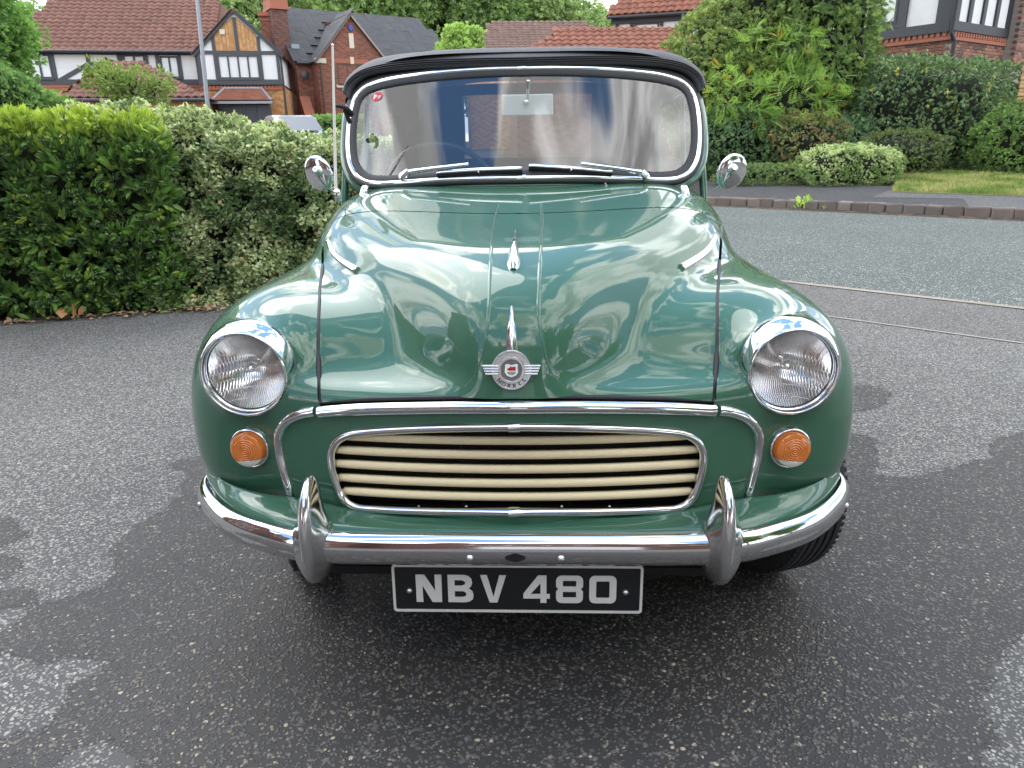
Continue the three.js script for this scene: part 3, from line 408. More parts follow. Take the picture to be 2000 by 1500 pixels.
  part('satellite_dish', [new THREE.SphereGeometry(0.3, 20, 8, 0, 6.3, 0, 0.75).rotateX(1.35).translate(-0.45, 4.45, -0.95), rod(V(-0.45, 4.4, -1), V(-0.45, 4.3, -0.5), 0.015)], std([0.04, 0.04, 0.045], 0.5), h);
  part('downpipe', rod(V(0.12, 5.0, 0.06), V(0.12, 0.3, 0.06), 0.05), H.frameBrown, h); part('gutter', rod(V(-0.8, 5.03, -0.75), V(0, 5.03, -0.75), 0.07), H.gutter, h);
  part('porch_roof', tri([V(2.5, 3.0, 1.3), V(4.4, 3.0, 1.3), V(4.4, 3.9, 0.02), V(2.5, 3.9, 0.02)]), greyT[0], h);
}
// --- roofs over the fabric top
function plainHouse(name, label, O, U, w, d, eaves, ridge, hipL, hipR, tiles, wall, seed, tw = 0.3) {
  const h = house(name, label, O, U, 0);
  part('wall', uvWall(bx(0.3, w - 0.3, 0.3, eaves, -d + 0.3, -0.3)), wall, h);
  part('roof', [tri([V(0, eaves, 0), V(w, eaves, 0), V(w - hipR, ridge, -d / 2), V(hipL, ridge, -d / 2)]), tri([V(0, eaves, -d), V(0, eaves, 0), V(hipL, ridge, -d / 2)]), tri([V(w, eaves, 0), V(w, eaves, -d), V(w - hipR, ridge, -d / 2)]), tri([V(w, eaves, -d), V(0, eaves, -d), V(hipL, ridge, -d / 2), V(w - hipR, ridge, -d / 2)])], tiles[1], h);
  tiling(h, V(0, eaves + 0.04, 0), V(w, eaves + 0.04, 0), V(0, ridge + 0.04, -d / 2), tw, 0.3, pantile, tiles, seed, (u, t, L, hh) => u > hipL * t / hh && u < L - hipR * t / hh);
  if (hipL) ridgeTiles(h, V(0, eaves + 0.05, 0), V(hipL, ridge + 0.07, -d / 2), tiles, seed + 1, 9); if (hipR) ridgeTiles(h, V(w, eaves + 0.05, 0), V(w - hipR, ridge + 0.07, -d / 2), tiles, seed + 2, 9);
  ridgeTiles(h, V(hipL, ridge + 0.07, -d / 2), V(w - hipR, ridge + 0.07, -d / 2), [...tiles, dullT[2]], seed + 3, Math.round((w - hipL - hipR) / 0.42));
  part('gutter', rod(V(0, eaves - 0.06, 0.06), V(w, eaves - 0.06, 0.06), 0.06), H.gutter, h);
  return h;
}
plainHouse('bungalow', 'low building with bright orange pantiled hipped roof just above the fabric top', [-0.9, -25.2], [0.995, -0.1], 7.2, 4.4, 3.55, 5.05, 2.1, 0.4, orangeT, H.red, 90);
plainHouse('brown_roofed_house', 'house with dull brown hipped roof behind the orange roofed building', [-4.0, -42.6], [0.99, -0.12], 9.5, 6, 6.1, 7.95, 1.9, 2.2, dullT, H.buff, 94, 0.36);
{
  const h = plainHouse('white_walled_house', 'white walled house with dark window partly hidden by the tall shrubs', [3.0, -31.2], [0.97, 0.24], 7, 6.5, 6.0, 9.2, 2.0, 1, orangeT, H.white, 98);
  part('eaves_beam', bx(0.1, 6.9, 5.72, 5.98, -0.32, -0.2), H.timberDark, h); windowAt(h, 1.05, 2.05, 4.9, 5.72, -0.28, 1, H.timberDark, { pane: phys([0.35, 0.42, 0.5], 0.05, 0) }); for (const u of [0.35, 0.95, 2.15]) part('post', bx(u - 0.07, u + 0.07, 4.5, 5.72, -0.32, -0.24), H.timberDark, h);
}
{ // --- timbered house at the right edge, bricks laid one by one
  const h = house('timbered_brick_house', 'white and black timbered house above red brickwork behind the big laurel', [10.58, -18.98], [0.80, -0.60], 0.12);
  part('wall', [bx(0.012, 3.1, 0.4, 3.6, -6, -0.012), bx(3.1, 6.5, 0.4, 6.5, -6, 0.288)], H.mortar, h);
  part('plaster_wall', bx(0.006, 3.1, 3.62, 6.6, -6, -0.006), H.white, h);
  part('sill_beam', bx(-0.06, 3.06, 3.58, 3.80, -0.05, 0.06), H.timberDark, h); part('sill_beam', bx(-0.062, 0.05, 3.56, 3.79, -6, -0.051), H.timber, h);
  for (const u of [0.10, 0.76, 1.5, 2.24, 2.98]) part('post', bx(u - 0.085, u + 0.085, 3.80, 6.5, -0.02, 0.05), H.timberDark, h);
  part('post', bx(-0.055, 0.02, 3.79, 6.5, -0.42, -0.02), H.timber, h); part('post', bx(-0.05, 0.02, 3.79, 6.5, -1.36, -1.20), H.timber, h);
  part('window', [bx(-0.05, 0.01, 3.80, 3.92, -3.4, -1.36), bx(-0.045, 0.01, 3.92, 6.4, -1.46, -1.36), bx(-0.045, 0.01, 3.92, 6.4, -2.3, -2.2), bx(-0.06, 0, 3.92, 3.99, -2.2, -1.46), bx(-0.06, 0, 3.99, 6.4, -1.53, -1.46), bx(-0.06, 0, 3.99, 6.4, -2.2, -2.13)], H.timber, h);
  part('pane', bx(-0.02, -0.012, 3.99, 6.4, -2.13, -1.53), phys([0.42, 0.50, 0.42], 0.06, 0, { clearcoat: 1 }), h); part('pane', bx(-0.02, -0.012, 3.92, 6.4, -3.4, -2.3), phys([0.42, 0.50, 0.42], 0.06, 0, { clearcoat: 1 }), h);
  for (let k = 0; k < 21; k++) part('dentil', box(0.085, 0.105, 0.09, 0.16 + k * 0.14, 3.515, -0.005), H.orange, h);
  for (let k = 0; k < 16; k++) part('dentil', box(0.09, 0.105, 0.085, 0.005, 3.515, -0.16 - k * 0.15), H.orange, h);
  part('string_course', [bx(-0.05, 3.05, 3.37, 3.45, -0.05, 0.05)], H.orange, h); part('string_course', [bx(-0.052, 0.05, 3.368, 3.45, -3.4, -0.052)], H.orange, h);
  const R = rng(31), ms = [[0.25, 0.105, 0.07], [0.21, 0.085, 0.06], [0.30, 0.135, 0.09], [0.15, 0.08, 0.065], [0.11, 0.07, 0.06], [0.33, 0.16, 0.10]].map((c) => std(c, 0.9, 0, { bumpMap: soilTex, bumpScale: 0.004 })), g = new RoundedBoxGeometry(0.213, 0.064, 0.1, 1, 0.006), gh = new RoundedBoxGeometry(0.1, 0.064, 0.1, 1, 0.006);
  const lay = (u, v, w, turn, half) => { const m = part('brick', half ? gh : g, ms[Math.floor(R() * 6)], h); m.position.set(u, v, w); m.rotation.y = turn; m.position.addScaledVector(turn ? V(-1, 0, 0) : V(0, 0, 1), (R() - 0.5) * 0.006); };
  for (let r = 0; r < 9; r++) { const v = 3.32 - r * 0.075; for (let c = 0; c < 14; c++) { const u = 0.02 + c * 0.225 + (r % 2) * 0.1125; if (u < 2.98) lay(u + 0.1, v, -0.045, 0); } for (let c = 0; c < 9; c++) lay(0.045, v, -0.13 - c * 0.225 - (r % 2) * 0.1125, Math.PI / 2); }
  for (let r = 0; r < 32; r++) { const v = 5.2 - r * 0.075; for (let c = 0; c < 3; c++) lay(3.215 + c * 0.225 - (r % 2) * 0.055, v, 0.245, 0, false); }
  part('string_course', bx(3.08, 4.2, 2.88, 2.96, 0.25, 0.33), H.orange, h);
  const dp = V(-0.11, 0, 0.06); part('downpipe', [rod(V(-0.11, 6.5, 0.06), V(-0.11, 3.5, 0.06), 0.05, 0.05, 12), rod(V(-0.11, 3.5, 0.06), V(-0.02, 3.32, 0.12), 0.05, 0.05, 12), rod(V(-0.02, 3.33, 0.12), V(-0.02, 0.5, 0.12), 0.05, 0.05, 12)], H.timberDark, h);
  part('roof', tri([V(-0.4, 6.4, 0.4), V(6.5, 6.4, 0.4), V(6.5, 9, -3), V(-0.4, 9, -3)]), brownT[0], h);
}
{ // yellow brick pier at the very edge
  const p0 = atD(1998, 160, 15.5), t = thing('brick_pier', 'yellow brick pier at the right edge beside the garden bush', 'pier', [p0.x + 0.22, terrain(p0.x, p0.z), p0.z], -0.5);
  part('mortar', box(0.43, 2.05, 0.43, 0, 1.0, 0), H.timberDark, t); const ms = [[0.52, 0.33, 0.13], [0.46, 0.28, 0.11], [0.58, 0.38, 0.17]].map((c) => std(c, 0.9)), R = rng(3), g = new RoundedBoxGeometry(0.215, 0.064, 0.1, 1, 0.006);
  for (let r = 0; r < 27; r++) for (let k = 0; k < 2; k++) { const a = part('brick', g, ms[Math.floor(R() * 3)], t); a.position.set(-0.115 + k * 0.225 - (r % 2) * 0.02, 0.04 + r * 0.075, 0.175); const b = part('brick', g, ms[Math.floor(R() * 3)], t); b.position.set(-0.175, 0.04 + r * 0.075, -0.115 + k * 0.225 + (r % 2) * 0.02); b.rotation.y = Math.PI / 2; }
}
{ // --- brick house and garage across the drive, behind the camera: the bonnet and the chrome mirror them
  const h = house('mirrored_house', 'brick house standing behind the viewer, mirrored in the bonnet', [1.2, 9.2], [-1, 0.06], 0);
  part('wall', uvWall(join([bx(-3.6, 8, 0, 4.9, -7, 0), bx(4.2, 8, 0, 4.9, 0, 1.2), tri([V(4.2, 4.9, 1.2), V(8, 4.9, 1.2), V(6.1, 7.3, 1.2)])])), H.redDark, h);
  part('roof', [tri([V(-3.9, 4.8, 0.3), V(8.2, 4.8, 0.3), V(8.2, 7.5, -3.5), V(-2.4, 7.5, -3.5)]), tri([V(8.2, 4.8, -7.3), V(-3.9, 4.8, -7.3), V(-2.4, 7.5, -3.5), V(8.2, 7.5, -3.5)]), tri([V(4, 4.75, 1.4), V(6.1, 7.4, 1.4), V(6.1, 7.4, -3), V(4, 4.75, 0)]), tri([V(6.1, 7.4, 1.4), V(8.2, 4.75, 1.4), V(8.2, 4.75, 0), V(6.1, 7.4, -3)])], brownT[1], h);
  part('chimney', uvWall(bx(2.9, 3.6, 6, 8.6, -3.9, -3.1)), H.redDark, h);
  part('garage_door', [bx(-0.5, 2.0, 0.05, 2.2, 0, 0.05)], H.white, h); windowAt(h, -2.8, -1.2, 3.0, 4.2, 0.0, 2, H.white); windowAt(h, 0.4, 2.2, 3.0, 4.2, 0.0, 3, H.white); windowAt(h, 5.2, 7.0, 3.0, 4.2, 1.2, 3, H.white); windowAt(h, 5.0, 7.2, 0.9, 2.1, 1.2, 3, H.white);
}
{ // --- neighbour's gabled house left of the drive, out of frame, mirrored in the left flank of the bonnet
  const h = house('mirrored_side_house', 'gabled brick house left of the drive, mirrored in the bonnet flank', [-8.6, 7.5], [0, -1], 0);
  part('wall', uvWall(join([bx(0, 8.6, 0, 4.9, -7, 0), tri([V(4.6, 4.9, 0), V(8.6, 4.9, 0), V(6.6, 7.2, 0)]), bx(0.8, 1.5, 5, 8.3, -3.6, -2.8)])), H.redDark, h);
  part('roof', [tri([V(-0.2, 4.85, 0.2), V(4.6, 4.85, 0.2), V(6.4, 7.4, -3.4), V(-0.2, 7.4, -3.4)]), tri([V(4.4, 4.75, 0.2), V(6.6, 7.35, 0.2), V(6.6, 7.35, -4), V(4.4, 4.75, -4)]), tri([V(6.6, 7.35, 0.2), V(8.8, 4.75, 0.2), V(8.8, 4.75, -4), V(6.6, 7.35, -4)])], brownT[1], h);
  windowAt(h, 5.6, 7.6, 3.0, 4.2, 0, 3, H.white); windowAt(h, 1.0, 3.0, 3.0, 4.2, 0, 2, H.white); windowAt(h, 5.4, 7.8, 0.9, 2.2, 0, 3, H.white); part('front_door', box(0.95, 2.05, 0.06, 3.9, 1.05, 0.02), H.timber, h);
}
{ // --- lamp post
  const q0 = atD(405, 196, 19), q1 = atD(382.5, -25, 19), a = q0.clone().lerp(q1, -0.9); a.y = Math.max(0.1, terrain(a.x, a.z)); const t = thing('lamp_post', 'thin grey street lamp post leaning slightly in front of the timbered house', 'lamp post', [a.x, a.y, a.z]);
  const top = q1.clone().lerp(q0, -0.25).sub(a); part('post', rod(V(0, 0, 0), top, 0.062, 0.038, 14), std([0.30, 0.32, 0.34], 0.45, 0.5), t); part('lantern', box(0.14, 0.1, 0.45, top.x, top.y, top.z, 0.04), std([0.3, 0.32, 0.33], 0.5), t);
}
{ // --- silver car beyond the variegated hedge, nose to the right
  const q = atD(592, 235, 26), t = thing('silver_car', 'silver car parked beyond the variegated hedge', 'car', [q.x - 0.55, 0.52, q.z - 0.8], -1.02), silver = phys([0.55, 0.57, 0.60], 0.3, 0.5, { clearcoat: 1 });
  const bodyS = [[-2.1, 0.35], [-2.15, 0.8], [-2.0, 1.0], [0.75, 1.03], [1.75, 0.93], [2.12, 0.78], [2.2, 0.5], [2.1, 0.3]], cab = [[-2.0, 1.0], [-1.75, 1.5], [-1.2, 1.62], [-0.3, 1.62], [0.1, 1.55], [0.95, 1.0]];
  part('body', slab(bodyS, 1.6, 0.06).translate(0, 0, -0.8), silver, t); part('cabin', slab(cab.map(([x, y]) => [x, y]), 1.32, 0.07).translate(0, 0, -0.66), silver, t);
  part('windscreen', tri([V(0.16, 1.53, -0.62), V(0.96, 1.06, -0.68), V(0.96, 1.06, 0.68), V(0.16, 1.53, 0.62)].map((p) => p.clone().add(V(0.12, 0.09, 0)))), std([0.13, 0.14, 0.15], 0.45), t); part('side_window', slab([[-1.6, 1.06], [-1.45, 1.45], [-0.2, 1.52], [0.15, 1.45], [0.75, 1.06]], 0.02).translate(0, 0, 0.735), H.pane, t);
  part('headlamp', box(0.3, 0.13, 0.25, 2.0, 0.82, 0.68, 0.05), M.chrome, t); part('door_mirror', box(0.16, 0.13, 0.2, 0.55, 1.08, 0.88, 0.05), silver, t);
  for (const [x, z] of [[-1.35, 0.75], [1.35, 0.75], [-1.35, -0.75], [1.35, -0.75]]) { const w = part('wheel', new THREE.TorusGeometry(0.25, 0.1, 12, 30).translate(x, 0.33, z), M.rubber, t); part('rim', new THREE.CylinderGeometry(0.2, 0.2, 0.14, 20).rotateX(Math.PI / 2).translate(x, 0.33, z), M.steel, w); }
}
// ---------------------------------------------------------------- plants: leaves set in clumps over a solid dark core painted as inner shade
const leafMat = (rough = 1, coat = 0.35, tr = 0.32) => phys([1, 1, 1], rough, 0, { transmission: tr, thickness: 0, ior: 1.4, side: THREE.DoubleSide, clearcoat: coat, clearcoatRoughness: 0.38 });
const L_gloss = leafMat(1, 0.55), L_soft = leafMat(1, 0.12, 0.4), L_none = std([1, 1, 1], 0.9, 0, { side: THREE.DoubleSide });
// leaf along +y, face to +z, length 1; folded on its midrib and bent
function leaf(w, n = 3, fold = 0.18, bend = 0.25) { const pos = [], idx = []; for (let i = 0; i <= n; i++) { const t = i / n, h = w * 0.5 * Math.sin(Math.PI * Math.pow(t, 0.85)) * (i === 0 || i === n ? 0 : 1), y = t, z = -bend * t * t; pos.push(-h, y, z + fold * h, 0, y, z, h, y, z + fold * h); } for (let i = 0; i < n; i++) for (const k of [0, 1]) { const a = i * 3 + k; if (i > 0) idx.push(a, a + 1, a + 3); if (i < n - 1 || k === 0) idx.push(a + 1, a + 4, a + 3); else idx.push(a + 1, a + 4, a + 3); } return mesh3(pos, idx); }
const sprig = (g, list) => join(list.map(([x, y, z, rx, ry, rz, s]) => g.clone().scale(s, s, s).rotateX(rx).rotateY(ry).rotateZ(rz).translate(x, y, z)));
const G = { lance: leaf(0.34), oval: leaf(0.58), round: leaf(0.8, 3, 0.1, 0.15) };
G.tuft = sprig(G.lance, [[0, 0, 0, 0.5, 0.0, 0, 1], [0, 0.05, 0, 0.55, 2.1, 0, 0.95], [0, 0.1, 0, 0.45, 4.2, 0, 0.9], [0, 0.15, 0, 0.15, 1.0, 0, 0.8]]);
G.clump = sprig(G.oval, [[0, 0, 0, 0.9, 0.3, 0, 0.8], [0.1, 0.1, 0, 0.8, 1.7, 0.2, 0.75], [-0.1, 0.1, 0.1, 0.7, 2.9, -0.2, 0.8], [0, 0.2, -0.1, 0.9, 4.2, 0, 0.75], [0, 0.3, 0, 0.4, 5.4, 0, 0.7], [0.15, -0.2, 0.1, 1.3, 0.9, 0.1, 0.7]]);
G.frond = (() => { const g = []; for (let k = 0; k < 7; k++) { const t = k / 7, l = 0.42 * (1 - 0.6 * t); for (const s of [-1, 1]) g.push(leaf(0.30, 2, 0.1, 0.3).scale(l, l, l).rotateZ(-s * 1.0).rotateX(0.1).translate(0, t * 0.85, -0.25 * t * t)); } g.push(leaf(0.16, 2).scale(1, 1, 1)); return join(g); })();
G.pinnate = (() => { const g = []; for (let k = 0; k < 8; k++) { const t = (k + 1) / 9, l = 0.30 * Math.sin(0.5 + t * 2.2); for (const s of [-1, 1]) g.push(leaf(0.26, 2, 0.1, 0.25).scale(l, l, l).rotateZ(-s * 1.25).translate(0, t, -0.35 * t * t)); } g.push(leaf(0.3, 2).scale(0.22, 0.22, 0.22).translate(0, 0.98, -0.34)); return join(g); })();
G.blade = leaf(0.07, 2, 0.1, 0.5);
const LEAF = 2.35;
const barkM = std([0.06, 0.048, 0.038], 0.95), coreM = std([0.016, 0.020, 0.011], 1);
function scatter(parent, geo, mat, list, name = 'foliage') { // list of [position, outward, up-mix, size, colour, roll]
  const m = new THREE.InstancedMesh(geo, mat, list.length), q = new THREE.Matrix4(), c = new THREE.Color();
  list.forEach(([p, dir, face, s, col], i) => { const y = dir.clone().normalize(), z = face.clone().addScaledVector(y, -face.dot(y)).normalize(), x = V(0, 0, 0).crossVectors(y, z); q.makeBasis(x.multiplyScalar(s), y.clone().multiplyScalar(s), z.multiplyScalar(s)).setPosition(p); m.setMatrixAt(i, q); m.setColorAt(i, c.setRGB(...col.map((x) => x * LEAF))); });
  m.name = name; shade(m); parent.add(m); return tag(m, null, null, null, 'stuff');
}
const mixc = (a, b, t) => a.map((v, i) => lerp(v, b[i], t));
function surfacePoints(F, lo, hi, cell) { const g = nets(F, lo, hi, cell), P = g.attributes.position.array, I = g.index.array, cum = []; let t = 0; for (let i = 0; i < I.length; i += 3) { const a = V(P[3 * I[i]], P[3 * I[i] + 1], P[3 * I[i] + 2]), b = V(P[3 * I[i + 1]], P[3 * I[i + 1] + 1], P[3 * I[i + 1] + 2]), c = V(P[3 * I[i + 2]], P[3 * I[i + 2] + 1], P[3 * I[i + 2] + 2]); t += b.sub(a).cross(c.sub(a)).length() / 2; cum.push(t); } return { g, area: t, pick(R) { const r = R() * t; let lo = 0, hi = cum.length - 1; while (lo < hi) { const m = (lo + hi) >> 1; cum[m] < r ? lo = m + 1 : hi = m; } const k = lo * 3; let u = R(), v = R(); if (u + v > 1) { u = 1 - u; v = 1 - v; } const at = (A, o) => { const i = I[k + o] * 3; return V(A[i], A[i + 1], A[i + 2]); }, a = at(P, 0), b = at(P, 1), c = at(P, 2), Nn = g.attributes.normal.array, n = at(Nn, 0); return [a.clone().addScaledVector(b.clone().sub(a), u).addScaledVector(c.clone().sub(a), v), n]; } }; }
// bush from a shape F (world coordinates); o: geo, mat, per (leaves per m2), size, depth, up, colour(p, R, depth01, n)
function bush(name, label, category, F, lo, hi, o, group) {
  const R = rng(o.seed), base = V((lo[0] + hi[0]) / 2, lo[1], (lo[2] + hi[2]) / 2); base.y = o.baseY ?? base.y;
  const t = thing(name, label, category, [base.x, base.y, base.z], 0, group), S = surfacePoints(F, lo, hi, o.cell ?? 0.12), list = [];
  const total = Math.round(S.area * o.per);
  for (let k = 0; k < total; k++) {
    const [p, n] = S.pick(R); if (n.dot(EYE.clone().sub(p).normalize()) < (o.back ?? -0.3)) continue;
    const cl = fbm3(p.x * o.clump, p.y * o.clump, p.z * o.clump, 3); if (cl < -0.24 + (o.gap ?? 0) && R() < 0.75) continue;
    const d = R() * R() * o.depth; p.addScaledVector(n, (o.puff ?? 0.06) * cl * 2 - d + (o.jit ?? 0.02) * (R() - 0.3)).sub(base);
    const dir = n.clone().multiplyScalar(o.outw ?? 0.8).add(V((R() - 0.5) * 1.6, (R() - 0.5) * 1.6 + (o.up ?? 0.3), (R() - 0.5) * 1.6));
    const face = n.clone().multiplyScalar(0.8).add(V(R() - 0.5, R() * (o.sky ?? 1.2), R() - 0.5));
    list.push([p, dir, face, o.size * (0.6 + 0.7 * R()), o.colour(p.clone().add(base), R, d / o.depth, n)]);
  }
  scatter(t, o.geo, o.mat, list);
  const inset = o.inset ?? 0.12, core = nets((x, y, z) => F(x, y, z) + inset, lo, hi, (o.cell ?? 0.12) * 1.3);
  part('dark_core', core.translate(-base.x, -base.y, -base.z), coreM, t);  // solid view blocker; near-black colour stands for shade between the leaves
  return t;
}
const ball = (c, r, p = 2.4) => (x, y, z) => (Math.pow(Math.pow(Math.abs(x - c.x) / r[0], p) + Math.pow(Math.abs(y - c.y) / r[1], p) + Math.pow(Math.abs(z - c.z) / r[2], p), 1 / p) - 1) * Math.min(...r);
const lumpy = (F, a, f) => (x, y, z) => F(x, y, z) + a * fbm3(x * f, y * f, z * f, 3);
const all = (...fs) => (x, y, z) => fs.reduce((m, f) => smin(m, f(x, y, z), 0.15), 9);

{ // left hedge: dark laurel; yellow-green top mixes new shoots with painted sunlight
  const A = V(-3.81, 0, -3.484), B = V(-2.397, 0, -3.941), u = B.clone().sub(A).normalize(), w = V(u.z, 0, -u.x); if (w.z > 0) w.negate();
  const loc = (x, z) => [(x - A.x) * u.x + (z - A.z) * u.z, (x - A.x) * w.x + (z - A.z) * w.z];
  const F = lumpy((x, y, z) => { const [s, d] = loc(x, z); const e = 0.07 * y; return smax(smax(smax(-d + 0.0 - e, d - 1.25, 0.12), y - (1.36 + 0.01 * s), 0.14), Math.max(s - 1.25, -2.2 - s), 0.15); }, 0.10, 2.4);
  bush('laurel_hedge', 'dark green clipped hedge with new shoots and painted sunlit yellow-green top at the left edge', 'hedge', F, [-6.3, -0.05, -5.4], [-2.2, 1.75, -2.2], { seed: 101, geo: G.tuft, mat: L_gloss, per: 1700, size: 0.082, depth: 0.18, clump: 3.6, gap: 0.08, puff: 0.04, up: 0.55, cell: 0.1, inset: 0.13, back: -0.2,
    colour: (p, R, d, n) => { const youngLit = smooth(1.14, 1.38, p.y + 0.12 * (R() - 0.5)) * 0.9 + (R() < 0.10 ? 0.6 : 0); return mixc(mixc([0.024, 0.056, 0.011], [0.085, 0.165, 0.022], R()), mixc([0.155, 0.215, 0.018], [0.23, 0.28, 0.03], R()), clamp(youngLit)); } });
  // variegated bush running on from it
  const F2 = lumpy((x, y, z) => { const [s, d] = loc(x, z); const h = lerp(1.38, 1.16, smooth(1.0, 2.9, s)) + 0.08 * smooth(-0.1, 0.6, d) * smooth(2.6, 1.2, s); return smax(smax(smax(-d + 0.02 - 0.16 * Math.pow(clamp(y), 2) * -1, d - 1.5, 0.2), y - h, 0.3), Math.max(0.62 - 0.35 * (1 - y) * -1 - s, s - 3.35), 0.25); }, 0.16, 2.1);
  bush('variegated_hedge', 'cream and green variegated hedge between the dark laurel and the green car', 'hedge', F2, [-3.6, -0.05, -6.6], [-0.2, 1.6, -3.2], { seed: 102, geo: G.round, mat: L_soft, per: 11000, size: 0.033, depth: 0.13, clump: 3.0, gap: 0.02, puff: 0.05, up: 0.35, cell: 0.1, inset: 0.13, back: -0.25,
    colour: (p, R) => { const v = fbm3(p.x * 2.3, p.y * 2.3, p.z * 2.3, 3) + 0.16 * (R() - 0.5) + 0.35 * smooth(0.8, 1.3, p.y) + 0.07; const pale = mixc([0.26, 0.30, 0.12], [0.40, 0.41, 0.25], R()), dark = mixc([0.03, 0.06, 0.016], [0.085, 0.13, 0.036], R()); return R() < 0.012 ? [0.36, 0.23, 0.11] : mixc(dark, pale, smooth(-0.10, 0.30, v) * (R() < 0.72 ? 0.55 + 0.45 * R() : 0.1)); } });  // paler towards the top: sunlit tone put into the leaf colour
}
const ground0 = (x, z) => terrain(x, z);
function spot(px, py, D) { const p = atD(px, py, D); p.y = ground0(p.x, p.z); return p; }
function blobAt(px, pyTop, pyBase, halfPx, D, deep, p = 2.4) { // ellipsoid that fills those pixels at distance D
  const a = atD(px, pyTop, D), b = atD(px, pyBase, D), k = D * 0.97 / FOCAL; return ball(V(a.x, (a.y + b.y) / 2, a.z), [halfPx * k, (a.y - b.y) / 2, deep], p);
}
const box3 = (px0, px1, pyTop, pyBase, D, deep) => { const a = atD(px0, pyTop, D), b = atD(px1, pyBase, D); return [[Math.min(a.x, b.x) - 0.5, Math.min(a.y, b.y) - 0.3, Math.min(a.z, b.z) - deep - 0.4], [Math.max(a.x, b.x) + 0.5, Math.max(a.y, b.y) + 0.6, Math.max(a.z, b.z) + deep + 0.4]]; };
const greens = (a, b, third, chance = 0) => (p, R) => { const v = fbm3(p.x * 1.6, p.y * 1.6, p.z * 1.6, 3); return third && R() < chance ? third : mixc(a, b, clamp(R() * 0.7 + 0.5 * v + 0.15)); };
{ // the planted bank across the road
  const mk = (name, label, F, bb, o) => bush(name, label, 'shrub', F, bb[0], bb[1], o);
  mk('evergreen_shrub', 'tall olive green evergreen shrub between the car roof and the conifer', lumpy(all(blobAt(1440, 5, 330, 118, 18.6, 1.2), blobAt(1375, 60, 260, 70, 18.2, 0.9), blobAt(1500, -60, 180, 110, 18.8, 1.1)), 0.30, 1.5), box3(1290, 1640, -80, 345, 18.5, 1.6), { seed: 111, geo: G.clump, mat: L_soft, per: 460, size: 0.085, depth: 0.3, clump: 2.4, gap: 0.10, puff: 0.18, inset: 0.26, colour: greens([0.055, 0.09, 0.02], [0.19, 0.23, 0.06]) });
  mk('conifer', 'tall dense dark green conifer hedge tree left of the timbered house', lumpy(all(blobAt(1640, -330, 345, 92, 18.4, 1.2, 3), blobAt(1600, -60, 330, 80, 18.2, 1.0)), 0.26, 1.7), box3(1480, 1760, -340, 350, 18.3, 1.5), { seed: 112, geo: G.frond, mat: L_soft, per: 420, size: 0.15, depth: 0.3, clump: 2.8, gap: 0.12, puff: 0.22, up: 0.2, inset: 0.28, sky: 0.9, colour: greens([0.035, 0.07, 0.016], [0.14, 0.20, 0.045]) });
  mk('rowan_shrub', 'bright yellow-green feathery leaved shrub beside the car mirror', lumpy(all(blobAt(1560, 140, 250, 75, 17.2, 0.6), blobAt(1500, 150, 250, 70, 17.3, 0.6), blobAt(1420, 130, 230, 45, 17.4, 0.6), blobAt(1555, 60, 115, 45, 17.4, 0.4), blobAt(1460, 60, 110, 30, 17.5, 0.35)), 0.28, 2.2), box3(1370, 1650, 40, 270, 17.3, 0.9), { seed: 113, geo: G.pinnate, mat: L_soft, per: 100, size: 0.27, depth: 0.3, clump: 2.0, gap: 0.10, puff: 0.2, outw: 1.1, up: 0.1, inset: 0.3, colour: greens([0.08, 0.15, 0.022], [0.20, 0.30, 0.045], [0.3, 0.22, 0.03], 0.04) });
  mk('juniper', 'spreading dark green juniper low behind the right door mirror', lumpy(all(blobAt(1450, 205, 345, 95, 17.6, 0.9), blobAt(1530, 225, 340, 80, 17.4, 0.8)), 0.2, 2.0), box3(1350, 1620, 190, 355, 17.5, 1.2), { seed: 114, geo: G.frond, mat: L_soft, per: 420, size: 0.115, depth: 0.22, clump: 3, gap: 0.05, puff: 0.12, inset: 0.2, colour: greens([0.035, 0.075, 0.028], [0.10, 0.17, 0.055]) });
  mk('brownish_shrub', 'sparse brownish green shrub above the small variegated bush', lumpy(blobAt(1580, 222, 335, 72, 16.8, 0.7), 0.2, 2.5), box3(1500, 1665, 210, 345, 16.8, 0.9), { seed: 115, geo: G.clump, mat: L_soft, per: 420, size: 0.055, depth: 0.25, clump: 3, gap: 0.1, puff: 0.14, inset: 0.22, colour: greens([0.09, 0.085, 0.03], [0.17, 0.18, 0.06], [0.24, 0.12, 0.06], 0.12) });
  mk('fern_shrub', 'soft bluish green shrub between the brownish shrub and the laurel', lumpy(blobAt(1668, 232, 330, 40, 16.9, 0.5), 0.15, 2.5), box3(1620, 1720, 225, 335, 16.9, 0.7), { seed: 125, geo: G.frond, mat: L_soft, per: 420, size: 0.13, depth: 0.2, clump: 3, puff: 0.1, inset: 0.18, colour: greens([0.06, 0.12, 0.05], [0.13, 0.21, 0.09]) });
  mk('ground_cover', 'low mixed green ground cover along the back of the pavement', lumpy(all(blobAt(1500, 322, 362, 70, 15.6, 0.4), blobAt(1440, 332, 360, 40, 15.9, 0.35), blobAt(1570, 325, 362, 50, 15.3, 0.35)), 0.12, 3), box3(1395, 1640, 315, 366, 15.6, 0.8), { seed: 116, geo: G.clump, mat: L_soft, per: 480, size: 0.06, depth: 0.12, clump: 3, puff: 0.08, inset: 0.12, colour: greens([0.05, 0.085, 0.025], [0.14, 0.19, 0.06]) });
